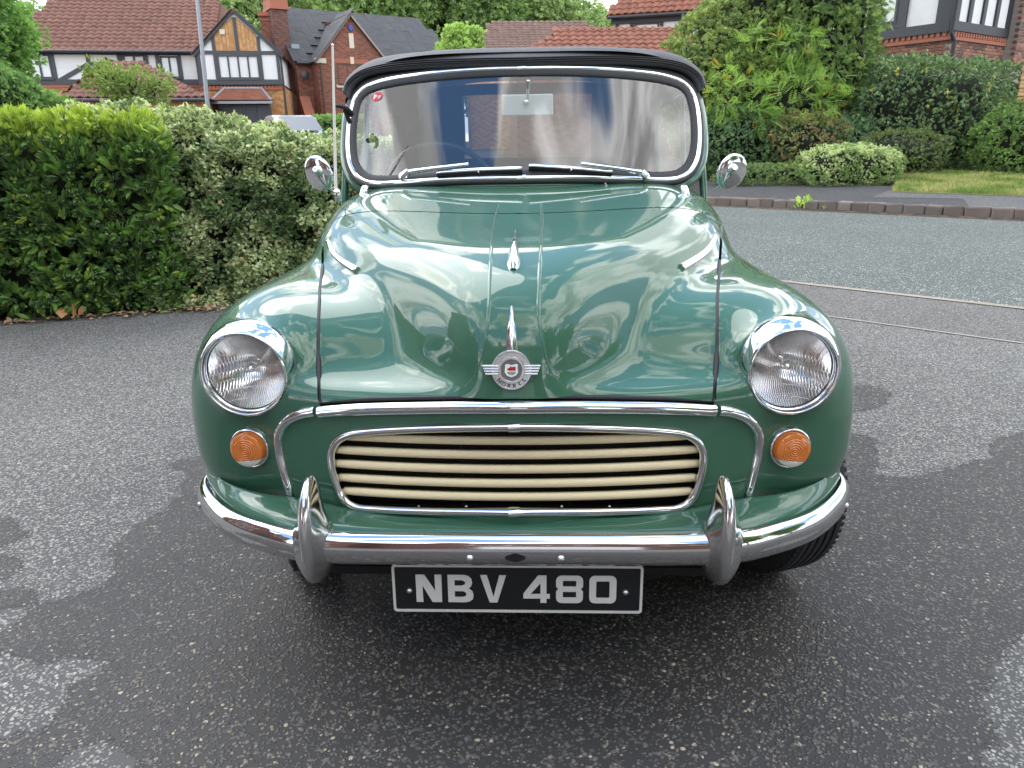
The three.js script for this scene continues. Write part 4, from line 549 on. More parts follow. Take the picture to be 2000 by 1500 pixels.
  mk('variegated_bush', 'small rounded cream and green bush at the end of the lawn', lumpy(blobAt(1662, 286, 364, 92, 15.0, 0.62, 3.2), 0.08, 2.6), box3(1555, 1770, 275, 372, 15.0, 0.8), { seed: 117, geo: G.clump, mat: L_soft, per: 1100, size: 0.042, depth: 0.1, clump: 3.2, gap: 0.04, puff: 0.06, inset: 0.10, cell: 0.09, baseY: 0.25, colour: (p, R) => { const v = fbm3(p.x * 2.6, p.y * 2.6, p.z * 2.6, 3) + 0.25 * smooth(0.5, 1.1, p.y); return mixc(mixc([0.08, 0.13, 0.035], [0.15, 0.21, 0.06], R()), mixc([0.26, 0.30, 0.13], [0.34, 0.36, 0.20], R()), smooth(-0.12, 0.2, v) * (R() < 0.75 ? 1 : 0.1)); } });
  mk('yew_bush', 'low dark yew bush behind the small variegated bush', lumpy(all(blobAt(1760, 256, 340, 75, 15.9, 0.6, 3), blobAt(1800, 268, 335, 50, 15.7, 0.5)), 0.08, 2.2), box3(1670, 1860, 245, 348, 15.8, 0.9), { seed: 118, geo: G.frond, mat: L_soft, per: 560, size: 0.075, depth: 0.12, clump: 3, puff: 0.07, inset: 0.12, colour: greens([0.04, 0.06, 0.015], [0.10, 0.13, 0.03]) });
  mk('laurel_bush', 'large rounded glossy laurel bush in front of the timbered house', lumpy(all(blobAt(1820, 125, 335, 122, 17.0, 1.0, 3.6), blobAt(1770, 118, 280, 70, 17.3, 0.9, 3)), 0.16, 1.4), box3(1670, 1965, 80, 345, 17, 1.4), { seed: 119, geo: G.tuft, mat: L_gloss, per: 460, size: 0.09, depth: 0.2, clump: 2.4, gap: 0.08, puff: 0.14, inset: 0.22, up: -0.1, colour: (p, R) => { const k = fbm3(p.x * 1.2 + 4, p.y * 1.2, p.z * 1.2, 3); return R() < 0.012 * (1 + 4 * smooth(0.0, 0.3, fbm3(p.x * 2 + 9, p.y * 2, p.z * 2, 2))) ? [0.33, 0.31, 0.05] : mixc([0.04, 0.075, 0.028], [0.16, 0.22, 0.085], clamp(R() * 0.8 + 0.6 * k)); } });
  mk('laurel_hedge', 'tall clipped laurel hedge behind the rounded laurel bush', lumpy(all(blobAt(1905, 126, 330, 95, 18.6, 0.8, 5), blobAt(1760, 118, 200, 85, 18.6, 0.7, 4)), 0.12, 1.6), box3(1660, 2010, 90, 340, 18.6, 1.1), { seed: 120, geo: G.tuft, mat: L_gloss, per: 460, size: 0.09, depth: 0.18, clump: 2.2, puff: 0.08, inset: 0.2, colour: greens([0.04, 0.07, 0.028], [0.13, 0.18, 0.065]) });
  mk('garden_bush', 'mid green leafy bush at the right edge above the lawn', lumpy(blobAt(1990, 208, 345, 68, 15.4, 0.7), 0.16, 2), box3(1905, 2070, 195, 352, 15.4, 0.9), { seed: 121, geo: G.clump, mat: L_soft, per: 620, size: 0.065, depth: 0.18, clump: 2.6, puff: 0.1, inset: 0.18, colour: greens([0.05, 0.10, 0.022], [0.15, 0.22, 0.05]) });
}
{ // lawn with a parched middle
  const P = [[1742, 376], [2150, 390], [2150, 352], [1990, 346], [1850, 337], [1760, 341]].map(([x, y]) => onTerrain(x, y)), sh = new THREE.Shape(P.map((p) => new THREE.Vector2(p.x, p.z)));
  const t = new THREE.ShapeGeometry(sh), a = t.attributes.position; for (let i = 0; i < a.count; i++) { const x = a.getX(i), z = a.getY(i); a.setXYZ(i, x, terrain(x, z) + 0.012, z); } t.computeVertexNormals(); if (t.attributes.normal.getY(0) < 0) { const x = t.index.array; for (let k = 0; k < x.length; k += 3) [x[k + 1], x[k + 2]] = [x[k + 2], x[k + 1]]; t.computeVertexNormals(); }
  struct('lawn', t, std([0.16, 0.18, 0.05], 1));
  const R = rng(140), list = [], inside = (x, z) => { let q = false; for (let i = 0, j = P.length - 1; i < P.length; j = i++) if ((P[i].z > z) !== (P[j].z > z) && x < (P[j].x - P[i].x) * (z - P[i].z) / (P[j].z - P[i].z) + P[i].x) q = !q; return q; };
  const xs = P.map((p) => p.x), zs = P.map((p) => p.z); for (let k = 0; k < 60000; k++) { const x = lerp(Math.min(...xs), Math.max(...xs), R()), z = lerp(Math.min(...zs), Math.max(...zs), R()); if (!inside(x, z)) continue; const dry = smooth(-0.2, 0.25, fbm2(x * 0.9, z * 0.9, 3) + 0.08); list.push([V(x, terrain(x, z) + 0.01, z), V(R() - 0.5, 1.3, R() - 0.5), V(R() - 0.5, 0.2, R() - 0.5), 0.05 + 0.05 * R(), mixc(mixc([0.055, 0.085, 0.014], [0.095, 0.14, 0.026], R()), mixc([0.18, 0.165, 0.058], [0.225, 0.21, 0.08], R()), dry * (0.4 + 0.6 * R()))]); }
  const g = new THREE.Group(); const m = scatter(scene, G.blade, L_none, list, 'grass'); m.userData.label = 'short green and straw coloured grass of the lawn'; m.userData.category = 'grass';
}
{ // weeds at the kerb, fallen leaves and litter under the hedge
  for (const [px, py, s] of [[1570, 405, 0.22], [1612, 411, 0.1]]) { const c = RD(KERB - 0.02, 0); const p = onTerrain(px, py), R = rng(px), t = thing('weed', s > 0.15 ? 'green weed growing against the kerb stones' : 'tiny weed at the foot of the kerb right of the bigger weed', 'weed', [p.x, 0.0, p.z]), l = []; for (let k = 0; k < 60; k++) l.push([V((R() - 0.5) * s, R() * s * 0.8, (R() - 0.5) * s * 0.5), V(R() - 0.5, 0.7, R() - 0.5), V(0, 0.3, 1), s * (0.25 + 0.3 * R()), mixc([0.12, 0.2, 0.03], [0.26, 0.34, 0.06], R())]); scatter(t, G.lance, L_soft, l); }
  const R = rng(150), list = [], A = V(-3.95, 0, -3.42), B = V(-1.9, 0, -4.05); for (let k = 0; k < 260; k++) { const t = R(), p = A.clone().lerp(B, t).add(V((R() - 0.5) * 0.1, 0.008 + 0.02 * R(), 0.02 + 0.16 * R() * R())); list.push([p, V(R() - 0.5, 0.1, R() - 0.5), V(R() - 0.5, 1, R() - 0.5), 0.025 + 0.04 * R(), mixc([0.10, 0.05, 0.025], [0.17, 0.12, 0.065], R())]); }
  const m = scatter(scene, G.oval, L_none, list, 'leaf_litter'); m.userData.label = 'brown fallen leaves strewn along the foot of the left hedge'; m.userData.category = 'leaf litter';
  const big = []; const q = [[120, 622, 0.13], [128, 612, 0.12], [142, 620, 0.12], [152, 616, 0.09], [20, 598, 0.1]]; q.forEach(([x, y, s], i) => { const p = atY(x, y, 0.03); const t = part('fallen_leaf', G.oval, std(mixc([0.34, 0.13, 0.04], [0.45, 0.27, 0.11], R()), 0.8, 0, { side: THREE.DoubleSide }), scene); t.position.copy(p); t.scale.setScalar(s); t.rotation.set(-1.2 + R(), R() * 6, R()); tag(t, ['curled orange leaf lying at the foot of the dark hedge, leftmost of its cluster', 'tan dead leaf propped against the dark hedge foot', 'pale orange dead leaf lying right of the tan one under the hedge', 'small brown dead leaf, rightmost of the cluster under the hedge', 'dead leaf hanging low in the hedge at the left edge'][i], 'leaf'); });
}
function tree(name, label, c, h, crownR, o, group) { // trunk with limbs and a crown of leaf clumps in several masses
  const R = rng(o.seed), t = thing(name, label, 'tree', [c.x, c.y, c.z], 0, group), top = h - crownR[1] * 0.9, limbs = [rod(V(0, -0.3, 0), V(0.1 * R(), top, 0.1 * R()), o.trunk ?? 0.16, (o.trunk ?? 0.16) * 0.4, 10)], masses = [], list = [];
  const nm = o.masses ?? 12; for (let k = 0; k < nm; k++) { const a = R() * 6.28, b = R() * 2 - 1, r = Math.cbrt(R()), s = Math.sqrt(1 - b * b), p = V(crownR[0] * 0.78 * r * s * Math.cos(a), h - crownR[1] + crownR[1] * 0.8 * r * b, crownR[2] * 0.78 * r * s * Math.sin(a)); masses.push([p, (0.38 + 0.3 * R()) * Math.min(crownR[0], crownR[1])]); const st = V(0, lerp(top * 0.5, top, R()), 0); limbs.push(rod(st, p, (o.trunk ?? 0.16) * 0.35, 0.02, 6)); }
  part('trunk', limbs, barkM, t);
  const total = o.leaves; for (let k = 0; k < total; k++) { const [m, r] = masses[Math.floor(R() * nm)], a = R() * 6.28, b = R() * 2 - 1, s = Math.sqrt(1 - b * b), n = V(s * Math.cos(a), b, s * Math.sin(a)), q = r * (0.62 + 0.42 * R()) * (1 + 0.35 * N3(n.x * 2 + m.x, n.y * 2 + m.y, n.z * 2)), p = m.clone().addScaledVector(n, q); const v = fbm3((p.x + c.x) * 0.8, p.y * 0.8, p.z * 0.8, 2); list.push([p, n.clone().add(V((R() - 0.5) * 1.6, (R() - 0.5) * 1.2 + (o.up ?? -0.1), (R() - 0.5) * 1.6)), n.clone().add(V(R() - 0.5, R(), R() - 0.5)), o.size * (0.6 + 0.8 * R()), mixc(o.a, o.b, clamp(R() * 0.75 + 0.5 * v + 0.1))]); }
  scatter(t, o.geo ?? G.clump, L_soft, list); return t;
}
{ // garden trees on the left
  tree('garden_tree', 'green leafy tree cut by the left edge above the hedge', (() => { const p = atD(-40, 180, 12); p.y = 0.1; return p; })(), 4.1, [1.15, 1.0, 1.0], { seed: 201, leaves: 8000, size: 0.10, geo: G.clump, a: [0.055, 0.12, 0.025], b: [0.15, 0.25, 0.05], masses: 16 });
  tree('garden_shrub', 'mid green shrub behind the left end of the hedge', (() => { const p = atD(68, 215, 10); p.y = 0.1; return p; })(), 1.75, [0.42, 0.42, 0.42], { seed: 202, leaves: 3600, size: 0.085, a: [0.06, 0.115, 0.025], b: [0.15, 0.23, 0.05], masses: 12, trunk: 0.05 });
  tree('garden_shrub', 'small dark bush at the left edge under the leafy tree', (() => { const p = atD(5, 215, 9.5); p.y = 0.1; return p; })(), 1.9, [0.4, 0.5, 0.4], { seed: 203, leaves: 1800, size: 0.085, a: [0.05, 0.10, 0.025], b: [0.12, 0.2, 0.045], masses: 8, trunk: 0.04 });
  tree('small_acer', 'small yellow-green spreading tree in front of the garage roof', (() => { const p = atD(262, 215, 14); p.y = 0.2; return p; })(), 2.6, [0.78, 0.42, 0.7], { seed: 204, leaves: 1700, size: 0.075, geo: G.tuft, a: [0.085, 0.125, 0.025], b: [0.17, 0.22, 0.05], masses: 18, trunk: 0.05, up: 0.1 });
  tree('bright_tree', 'small bright lime green tree between the brick house and the brown roof', (() => { const p = atD(900, 110, 34); p.y = 0.7; return p; })(), 5.2, [0.95, 1.0, 0.9], { seed: 205, leaves: 3600, size: 0.16, a: [0.12, 0.19, 0.04], b: [0.22, 0.30, 0.07], masses: 12, trunk: 0.1 });
  bush('clipped_hedge', 'short clipped green hedge behind the silver car', 'hedge', lumpy(blobAt(655, 228, 275, 60, 30, 0.8, 5), 0.1, 2), ...box3(590, 720, 220, 280, 30, 1.1), { seed: 206, geo: G.clump, mat: L_soft, per: 90, size: 0.13, depth: 0.15, clump: 2, puff: 0.06, inset: 0.14, colour: greens([0.06, 0.12, 0.025], [0.14, 0.23, 0.05]) });
}
{ // woodland beyond the houses, tree by tree
  const spec = [[395, 66, 13.5, 5.0, 0], [505, 62, 14.5, 5.2, 1], [640, 66, 15.5, 5.4, 1], [745, 60, 16.5, 5.0, 0], [850, 66, 16.0, 5.0, 2], [935, 62, 15.0, 3.6, 0], [1010, 70, 15.0, 4.6, 1], [1095, 64, 13.2, 3.8, 1], [1180, 72, 11.6, 3.6, 2], [1245, 66, 10.6, 3.0, 0], [560, 78, 19, 6, 2], [700, 80, 21, 6, 0], [300, 70, 13.5, 5, 2], [180, 74, 14, 5.5, 0]];
  const kinds = [['broad', [0.055, 0.10, 0.025], [0.15, 0.22, 0.055]], ['willow', [0.10, 0.15, 0.05], [0.22, 0.28, 0.10]], ['dark', [0.045, 0.085, 0.022], [0.12, 0.18, 0.045]]];
  const words = ['behind the timbered house ridge', 'above the gap between the two houses', 'above the brick house chimney', 'above the grey roof ridge', 'above the right half of the grey roof', 'just left of the brown roof', 'behind the left end of the brown roof', 'behind the middle of the brown roof', 'left of the bright gap of sky', 'next to the white walled house', 'farthest back behind the chimney', 'farthest back behind the grey roof', 'behind the left half of the timbered house roof', 'behind the leafy tree at the left'];
  spec.forEach(([px, D, h, r, k], i) => { const p = atD(px, 200, D); p.y = 0.8; tree('woodland_tree', ['mid green broad tree', 'pale grey-green airy tree', 'dark green dense tree'][k] + ' ' + words[i], p, h, [r, h * 0.40, r * 0.8], { seed: 300 + i, leaves: 9000, size: 0.36, a: kinds[k][1], b: kinds[k][2], masses: 22, trunk: 0.25, up: k === 1 ? -0.7 : 0 }); });
  // trees behind the viewer that the bonnet mirrors
  for (const [x, z, h, r, s] of [[7.4, 7.4, 9.6, 3.4, 1], [-5.2, 12, 7.5, 2.2, 2], [12.5, 3.5, 7.6, 2.6, 3]]) tree('mirrored_tree', ['', 'big round tree right of the mirrored house', 'tall tree behind the mirrored house', 'rounded tree by the road, mirrored in the right wing'][s], V(x, 0, z), h, [r, h * 0.4, r], { seed: 330 + s, leaves: 4200, size: 0.3, a: kinds[0][1], b: kinds[0][2], masses: 14, trunk: 0.2 });
}
// ---------------------------------------------------------------- the car (front towards the camera, x to the right, metres)
const car = thing('convertible_car', 'green vintage convertible with black fabric top parked facing the camera', 'car');
const sstep = smooth;
function quad(dx, dy, dz, nx, ny, nz, ax, ay, az) {            // superquadric as a rough distance
  const X = Math.abs(dx) / ax, Y = Math.abs(dy) / ay, Z = Math.abs(dz) / az;
  const xa = Math.pow(X, nx - 1), ya = Math.pow(Y, ny - 1), za = Math.pow(Z, nz - 1);
  const g = Math.hypot(nx * xa / ax, ny * ya / ay, nz * za / az);
  return (xa * X + ya * Y + za * Z - 1) / Math.max(g, 1.2);
}
const table = (xs, ys) => { const c = new THREE.CatmullRomCurve3(xs.map((x, i) => V(x, ys[i], 0)), false, 'centripetal'), n = 400, L = Array.from({ length: n + 1 }, (_, i) => c.getPoint(i / n)); return (x) => { let i = 0; while (i < n - 1 && L[i + 1].x < x) i++; return lerp(L[i].y, L[i + 1].y, (x - L[i].x) / (L[i + 1].x - L[i].x)); }; };
const axCurve = table([-1.3, -0.9, -0.6, -0.45, -0.28, -0.15, -0.06, 0.05, 0.12, 0.3], [0.60, 0.60, 0.555, 0.49, 0.388, 0.295, 0.235, 0.185, 0.165, 0.15]), axL = Array.from({ length: 241 }, (_, i) => axCurve(-1.2 + i * 0.00625));
const axAt = (z) => { const t = clamp((z + 1.2) / 0.00625, 0, 239.99), i = Math.floor(t); return lerp(axL[i], axL[i + 1], t - i); };
const rise = (z) => 0.078 * sstep(-0.30, -1.05, z);
function body(x, y, z) {
  x = Math.abs(x);
  const t = sstep(-0.85, 0.06, z), nx = lerp(5.5, 2.15, t), ax = axAt(z), xc = Math.sqrt(x * x + 0.0025) - 0.05;
  const dome = quad(xc, y - 0.6 - rise(z), Math.max(z + 0.9, 0), nx, 4, 4, ax, 0.378, 1.0);
  const sh = quad(x, y - 0.42, Math.max(z + 0.7, 0), 6, 3, 3, 0.565, 0.43, 0.76);
  const dy = y - 0.52, wing = quad(x - 0.49, dy, z > -0.5 ? z + 0.5 : Math.min(0, z + 0.9) * 0.4, x < 0.49 ? 4 : 2.7, dy > 0 ? 2.7 : 2.2, 5.0, 0.306, dy > 0 ? 0.338 : 0.235, 0.49);
  const r = Math.hypot(x - 0.563, y - 0.722), q = Math.max(0, r - 0.098), nac = Math.max(q > 0 ? Math.hypot(q, Math.max(0, z + 0.03)) : r - 0.098, z + 0.03) - 0.004;
  const pan = smax(smax(z - (0.082 - 0.25 * x * x) + 0.10 * Math.max(0, 0.5 - y), y - 0.695, 0.04), x - 0.52, 0.06);
  let d = smin(dome, sh, 0.085);
  d = smin(d, wing, 0.045);
  d = smin(d, nac, 0.06);
  return smin(d, pan, 0.055);
}
function hit(px, py, F = body, t0 = 0.5, t1 = 4) {
  const r = ray(px, py), at = (t) => EYE.clone().addScaledVector(r, t), f = (t) => { const p = at(t); return F(p.x, p.y, p.z); };
  let a = t0, fa = f(a);
  for (let t = t0 + 0.01; t < t1; t += 0.01) { const v = f(t); if ((v < 0) !== (fa < 0)) { let lo = t - 0.01, hi = t; for (let k = 0; k < 40; k++) { const m = (lo + hi) / 2; ((f(m) < 0) !== (fa < 0)) ? hi = m : lo = m; } return at(hi); } fa = v; }
  return null;
}
const onBody = (list, F = body) => list.map(([x, y]) => hit(x, y, F)).filter(Boolean);
const out = (p, d) => p.clone().addScaledVector(slope(body, p).normalize(), d);
const interp = (pts, k, v) => (t) => { for (let i = 0; i < pts.length - 1; i++) { const a = pts[i], b = pts[i + 1]; if ((t <= a[k] && t >= b[k]) || i === pts.length - 2) return lerp(a[v], b[v], clamp((t - a[k]) / (b[k] - a[k]), t > pts[0][k] ? 0 : -9, 9)); } };

// lines on the body, read left of the middle and mirrored
const shutPts = onBody([[625, 790], [623, 740], [621.5, 690], [622, 640], [624, 590], [627, 545], [630, 516]]);
shutPts.forEach((p) => p.x = Math.abs(p.x));
const shutX = (z) => { const p = shutPts; if (z >= p[0].z) return p[0].x; for (let i = 0; i < p.length - 1; i++) if (z <= p[i].z && z >= p[i + 1].z) return lerp(p[i].x, p[i + 1].x, (z - p[i].z) / (p[i + 1].z - p[i].z)); const n = p.length; return p[n - 1].x + (z - p[n - 1].z) * (p[n - 1].x - p[n - 2].x) / (p[n - 1].z - p[n - 2].z); };
const nosePts = onBody([[1004, 783], [900, 783], [800, 785], [700, 787], [625, 790]]);
const noseY = (x) => lerp(nosePts[0].y, nosePts[4].y, (x / Math.abs(nosePts[4].x)) ** 2);
const rearZ = (x) => -0.52 - 0.55 * x * x;
const grOut = [[1004, 833], [900, 835], [800, 838], [720, 843], [680, 849], [658, 862], [648, 884], [650, 915], [660, 950], [672, 974], [695, 989], [740, 994], [850, 998], [1004, 1000]].map(([x, y]) => hit(x, y));
const grPoly = (() => { const l = curve(grOut, 80).map((p) => [Math.abs(p.x), p.y]); return l; })();
function grilleHole(p) {                                     // > 0 inside the opening
  let inside = false, dist = 9; const n = grPoly.length, poly = grPoly.concat([[0, grPoly[n - 1][1]], [0, grPoly[0][1]]]);
  for (let i = 0, j = poly.length - 1; i < poly.length; j = i++) {
    const [xi, yi] = poly[i], [xj, yj] = poly[j];
    if ((yi > p.y) !== (yj > p.y) && p.x < (xj - xi) * (p.y - yi) / (yj - yi) + xi) inside = !inside;
    if (i < n && i > 0) { const dx = xj - xi, dy = yj - yi, t = clamp(((p.x - xi) * dx + (p.y - yi) * dy) / (dx * dx + dy * dy + 1e-12)); dist = Math.min(dist, Math.hypot(p.x - xi - t * dx, p.y - yi - t * dy)); }
  }
  return inside ? dist : -dist;
}
const half = nets(body, [-0.03, 0.30, -1.05], [0.86, 1.12, 0.16], 0.0115);
const full = join([half]);
const both = (g) => join([clip(half, (p) => Math.min(g(p), p.x), body), mirrorX(clip(half, (p) => Math.min(g(p), p.x), body))]);
const side = (g) => clip(half, g, body);
const hood = part('bonnet', both((p) => Math.min(shutX(p.z) - 0.0035 - p.x, p.z - rearZ(p.x) - 0.003, p.y - noseY(p.x) - 0.004)), M.paint, car);
part('scuttle', both((p) => Math.min(rearZ(p.x) - 0.003 - p.z, 0.64 - p.x, p.y - 0.8, p.z + 1.02, shutX(p.z) - p.x)), M.paint, car);
part('grille_panel', both((p) => Math.min(noseY(p.x) - 0.012 - p.y, shutX(0.2) - p.x, p.y - 0.36, p.z + 0.2, -grilleHole(p))), M.paint, car);
const wg = side((p) => Math.min(p.x - (p.z > -0.0 && p.y < noseY(p.x) ? shutX(0.2) : shutX(p.z) + 0.0035), p.y - 0.34, p.z + 1.0, Math.max(Math.hypot(p.y - 0.29, p.z + 0.45) - 0.33, 0.55 - p.x), Math.max(Math.hypot(p.x - 0.566, p.y - 0.721) - 0.092, -0.2 - p.z)));
const wingR = part('front_wing', wg, M.paint, car), wingL = part('front_wing', mirrorX(wg), M.paint, car);
for (const s of [1, -1]) { const pts = shutPts.map((p) => out(p, -0.003)).map((p) => V(p.x * s, p.y, p.z)); part('rubber_seal', tube(pts, 0.0055, 60, 6), M.rubber, car); }
// ribs along the bonnet and the scuttle
const ribL = onBody([[985, 368], [974, 400], [966, 436], [960, 480], [957, 530], [955, 600], [950, 650], [940, 700], [922, 740], [895, 764], [868, 777]]);
for (const s of [1, -1]) {
  const pts = ribL.map((p) => out(p, -0.0022)).map((p) => V(-p.x * s, p.y, p.z));
  const cut = pts.findIndex((p) => p.z > -0.52);
  part('rib', sweep(curve(pts.slice(cut - 1), 60), oval(0.0055, 0.0042, 8), V(0, 1, 0.5), { scale: (t) => t > 0.75 ? lerp(1, 0.35, (t - 0.75) / 0.25) : 1 }), M.paint, hood);
}
{ // dark void under the panels, so that the gaps read black
  const inner = nets((x, y, z) => body(x, y, z) + 0.02, [-0.62, 0.32, -1.0], [0.62, 1.1, 0.1], 0.03);
  part('inner_panel', clip(inner, (p) => Math.min(Math.max(p.y - 0.66, -0.16 - p.z), Math.max(0.42 - Math.abs(p.x), -0.2 - p.z))), M.black, car);
}
// ---- grille: chrome surround, slats, radiator
{
  const prof = [[-0.0085, -0.003], [-0.0085, 0.004], [-0.005, 0.009], [0, 0.0105], [0.005, 0.009], [0.0085, 0.004], [0.0085, -0.003]];
  const l = curve(grOut, 70), outs = l.map((p) => slope(body, p).normalize());
  const whole = [...l.map((p) => p.clone()), ...l.slice(1, -1).reverse().map((p) => V(-p.x, p.y, p.z))], wo = [...outs, ...outs.slice(1, -1).reverse().map((p) => V(-p.x, p.y, p.z))];
  const fr = part('grille_surround', sweep(whole, prof, wo, { closed: true }), M.chromeWorn, car);
  for (const y of [0, 1]) { const p = (y ? l[l.length - 1] : l[0]).clone(), o = (y ? outs[l.length - 1] : outs[0]); part('joint_clip', sweep([p.clone().add(V(-0.011, 0, 0)), p.clone().add(V(0.011, 0, 0))], prof.map(([a, b]) => [a * 1.18, b * 1.18]), o), M.chrome, fr); }
  const edge = (y) => { let m = 0; for (const [x, yy] of grPoly) if (Math.abs(yy - y) < 0.012) m = Math.max(m, x); return m; };
  const sl = [[862, 0.9], [890, 1], [918, 1], [945.5, 1], [972, 1]];
  for (const [py] of sl) {
    const c = hit(1004, py, (x, y, z) => z - 0.071), y = c.y, w = edge(y) - 0.006, pts = [];
    for (let i = 0; i <= 28; i++) { const x = lerp(-w, w, i / 28); pts.push(V(x, y, 0.076 - 0.20 * x * x - 0.006 )); }
    const g = sweep(pts, [[-0.0092, -0.010], [-0.0100, 0.0], [-0.0082, 0.0042], [-0.002, 0.0066], [0.004, 0.0052], [0.0078, 0.001], [0.0082, -0.006], [0.0045, -0.012]], V(0, 0.12, 1), { scale: (t) => 0.88 + 0.12 * Math.min(1, Math.min(t, 1 - t) * 26) });
    part('grille_slat', g, M.cream, car);
  }
  const rad = [box(0.86, 0.34, 0.02, 0, 0.53, -0.06)];
  part('radiator', rad, std([0.010, 0.010, 0.011], 0.7), car);
  for (const x of [-0.115, 0.115]) part('grille_brace', box(0.005, 0.2, 0.004, x, 0.53, 0.04), M.dark, car);
  for (const x of [-0.32, -0.2, -0.1, 0.1, 0.2, 0.32]) { const p = hit(1004 + x * 930, 993, (a, b, c) => c - (0.075 - 0.25 * a * a)); part('rivet', new THREE.SphereGeometry(0.0038, 8, 6).translate(p.x, p.y + 0.004, p.z), M.steel, fr); }
}
// ---- chrome moulding round the grille panel: top bar and two side pieces
{
  const bar = curve([[625, 803], [700, 798.5], [800, 796], [900, 794.5], [1004, 794]].map(([x, y]) => hit(x, y)).concat([[900, 794.5], [800, 796], [700, 798.5], [625, 803]].map(([x, y]) => { const p = hit(x, y); return V(-p.x, p.y, p.z); })), 60);
  bar.forEach((p) => p.z += 0.004);
  const prof = [[-0.013, -0.008], [-0.0135, 0.002], [-0.009, 0.011], [0, 0.015], [0.009, 0.011], [0.0135, 0.002], [0.013, -0.008]];
  part('grille_moulding', sweep(bar, prof, V(0, 0.25, 1)), M.chrome, car);
  const pl = curve([[617, 803.5], [592, 807], [568, 817], [552, 834], [546, 856], [548, 884], [556, 920], [566, 955], [574, 985]].map(([x, y]) => out(hit(x, y), 0.001)), 44);
  for (const s of [-1, 1]) {
    const pts = pl.map((p) => V(-s * p.x * -1 * -1, p.y, p.z)).map((p) => V(s * Math.abs(p.x), p.y, p.z));
    const outs = pts.map((p) => slope(body, p).normalize());
    part('grille_moulding', sweep(pts, prof.map(([a, b]) => [a * 0.82, b * 0.8]), outs, { scale: (t) => 1.1 - 0.25 * t }), M.chrome, car);
  }
  const gap = bar.map((p) => V(p.x, p.y + 0.017, p.z - 0.012));
  part('rubber_seal', tube(gap.filter((_, i) => i % 4 === 0), 0.005, 60, 6), M.rubber, car);
}
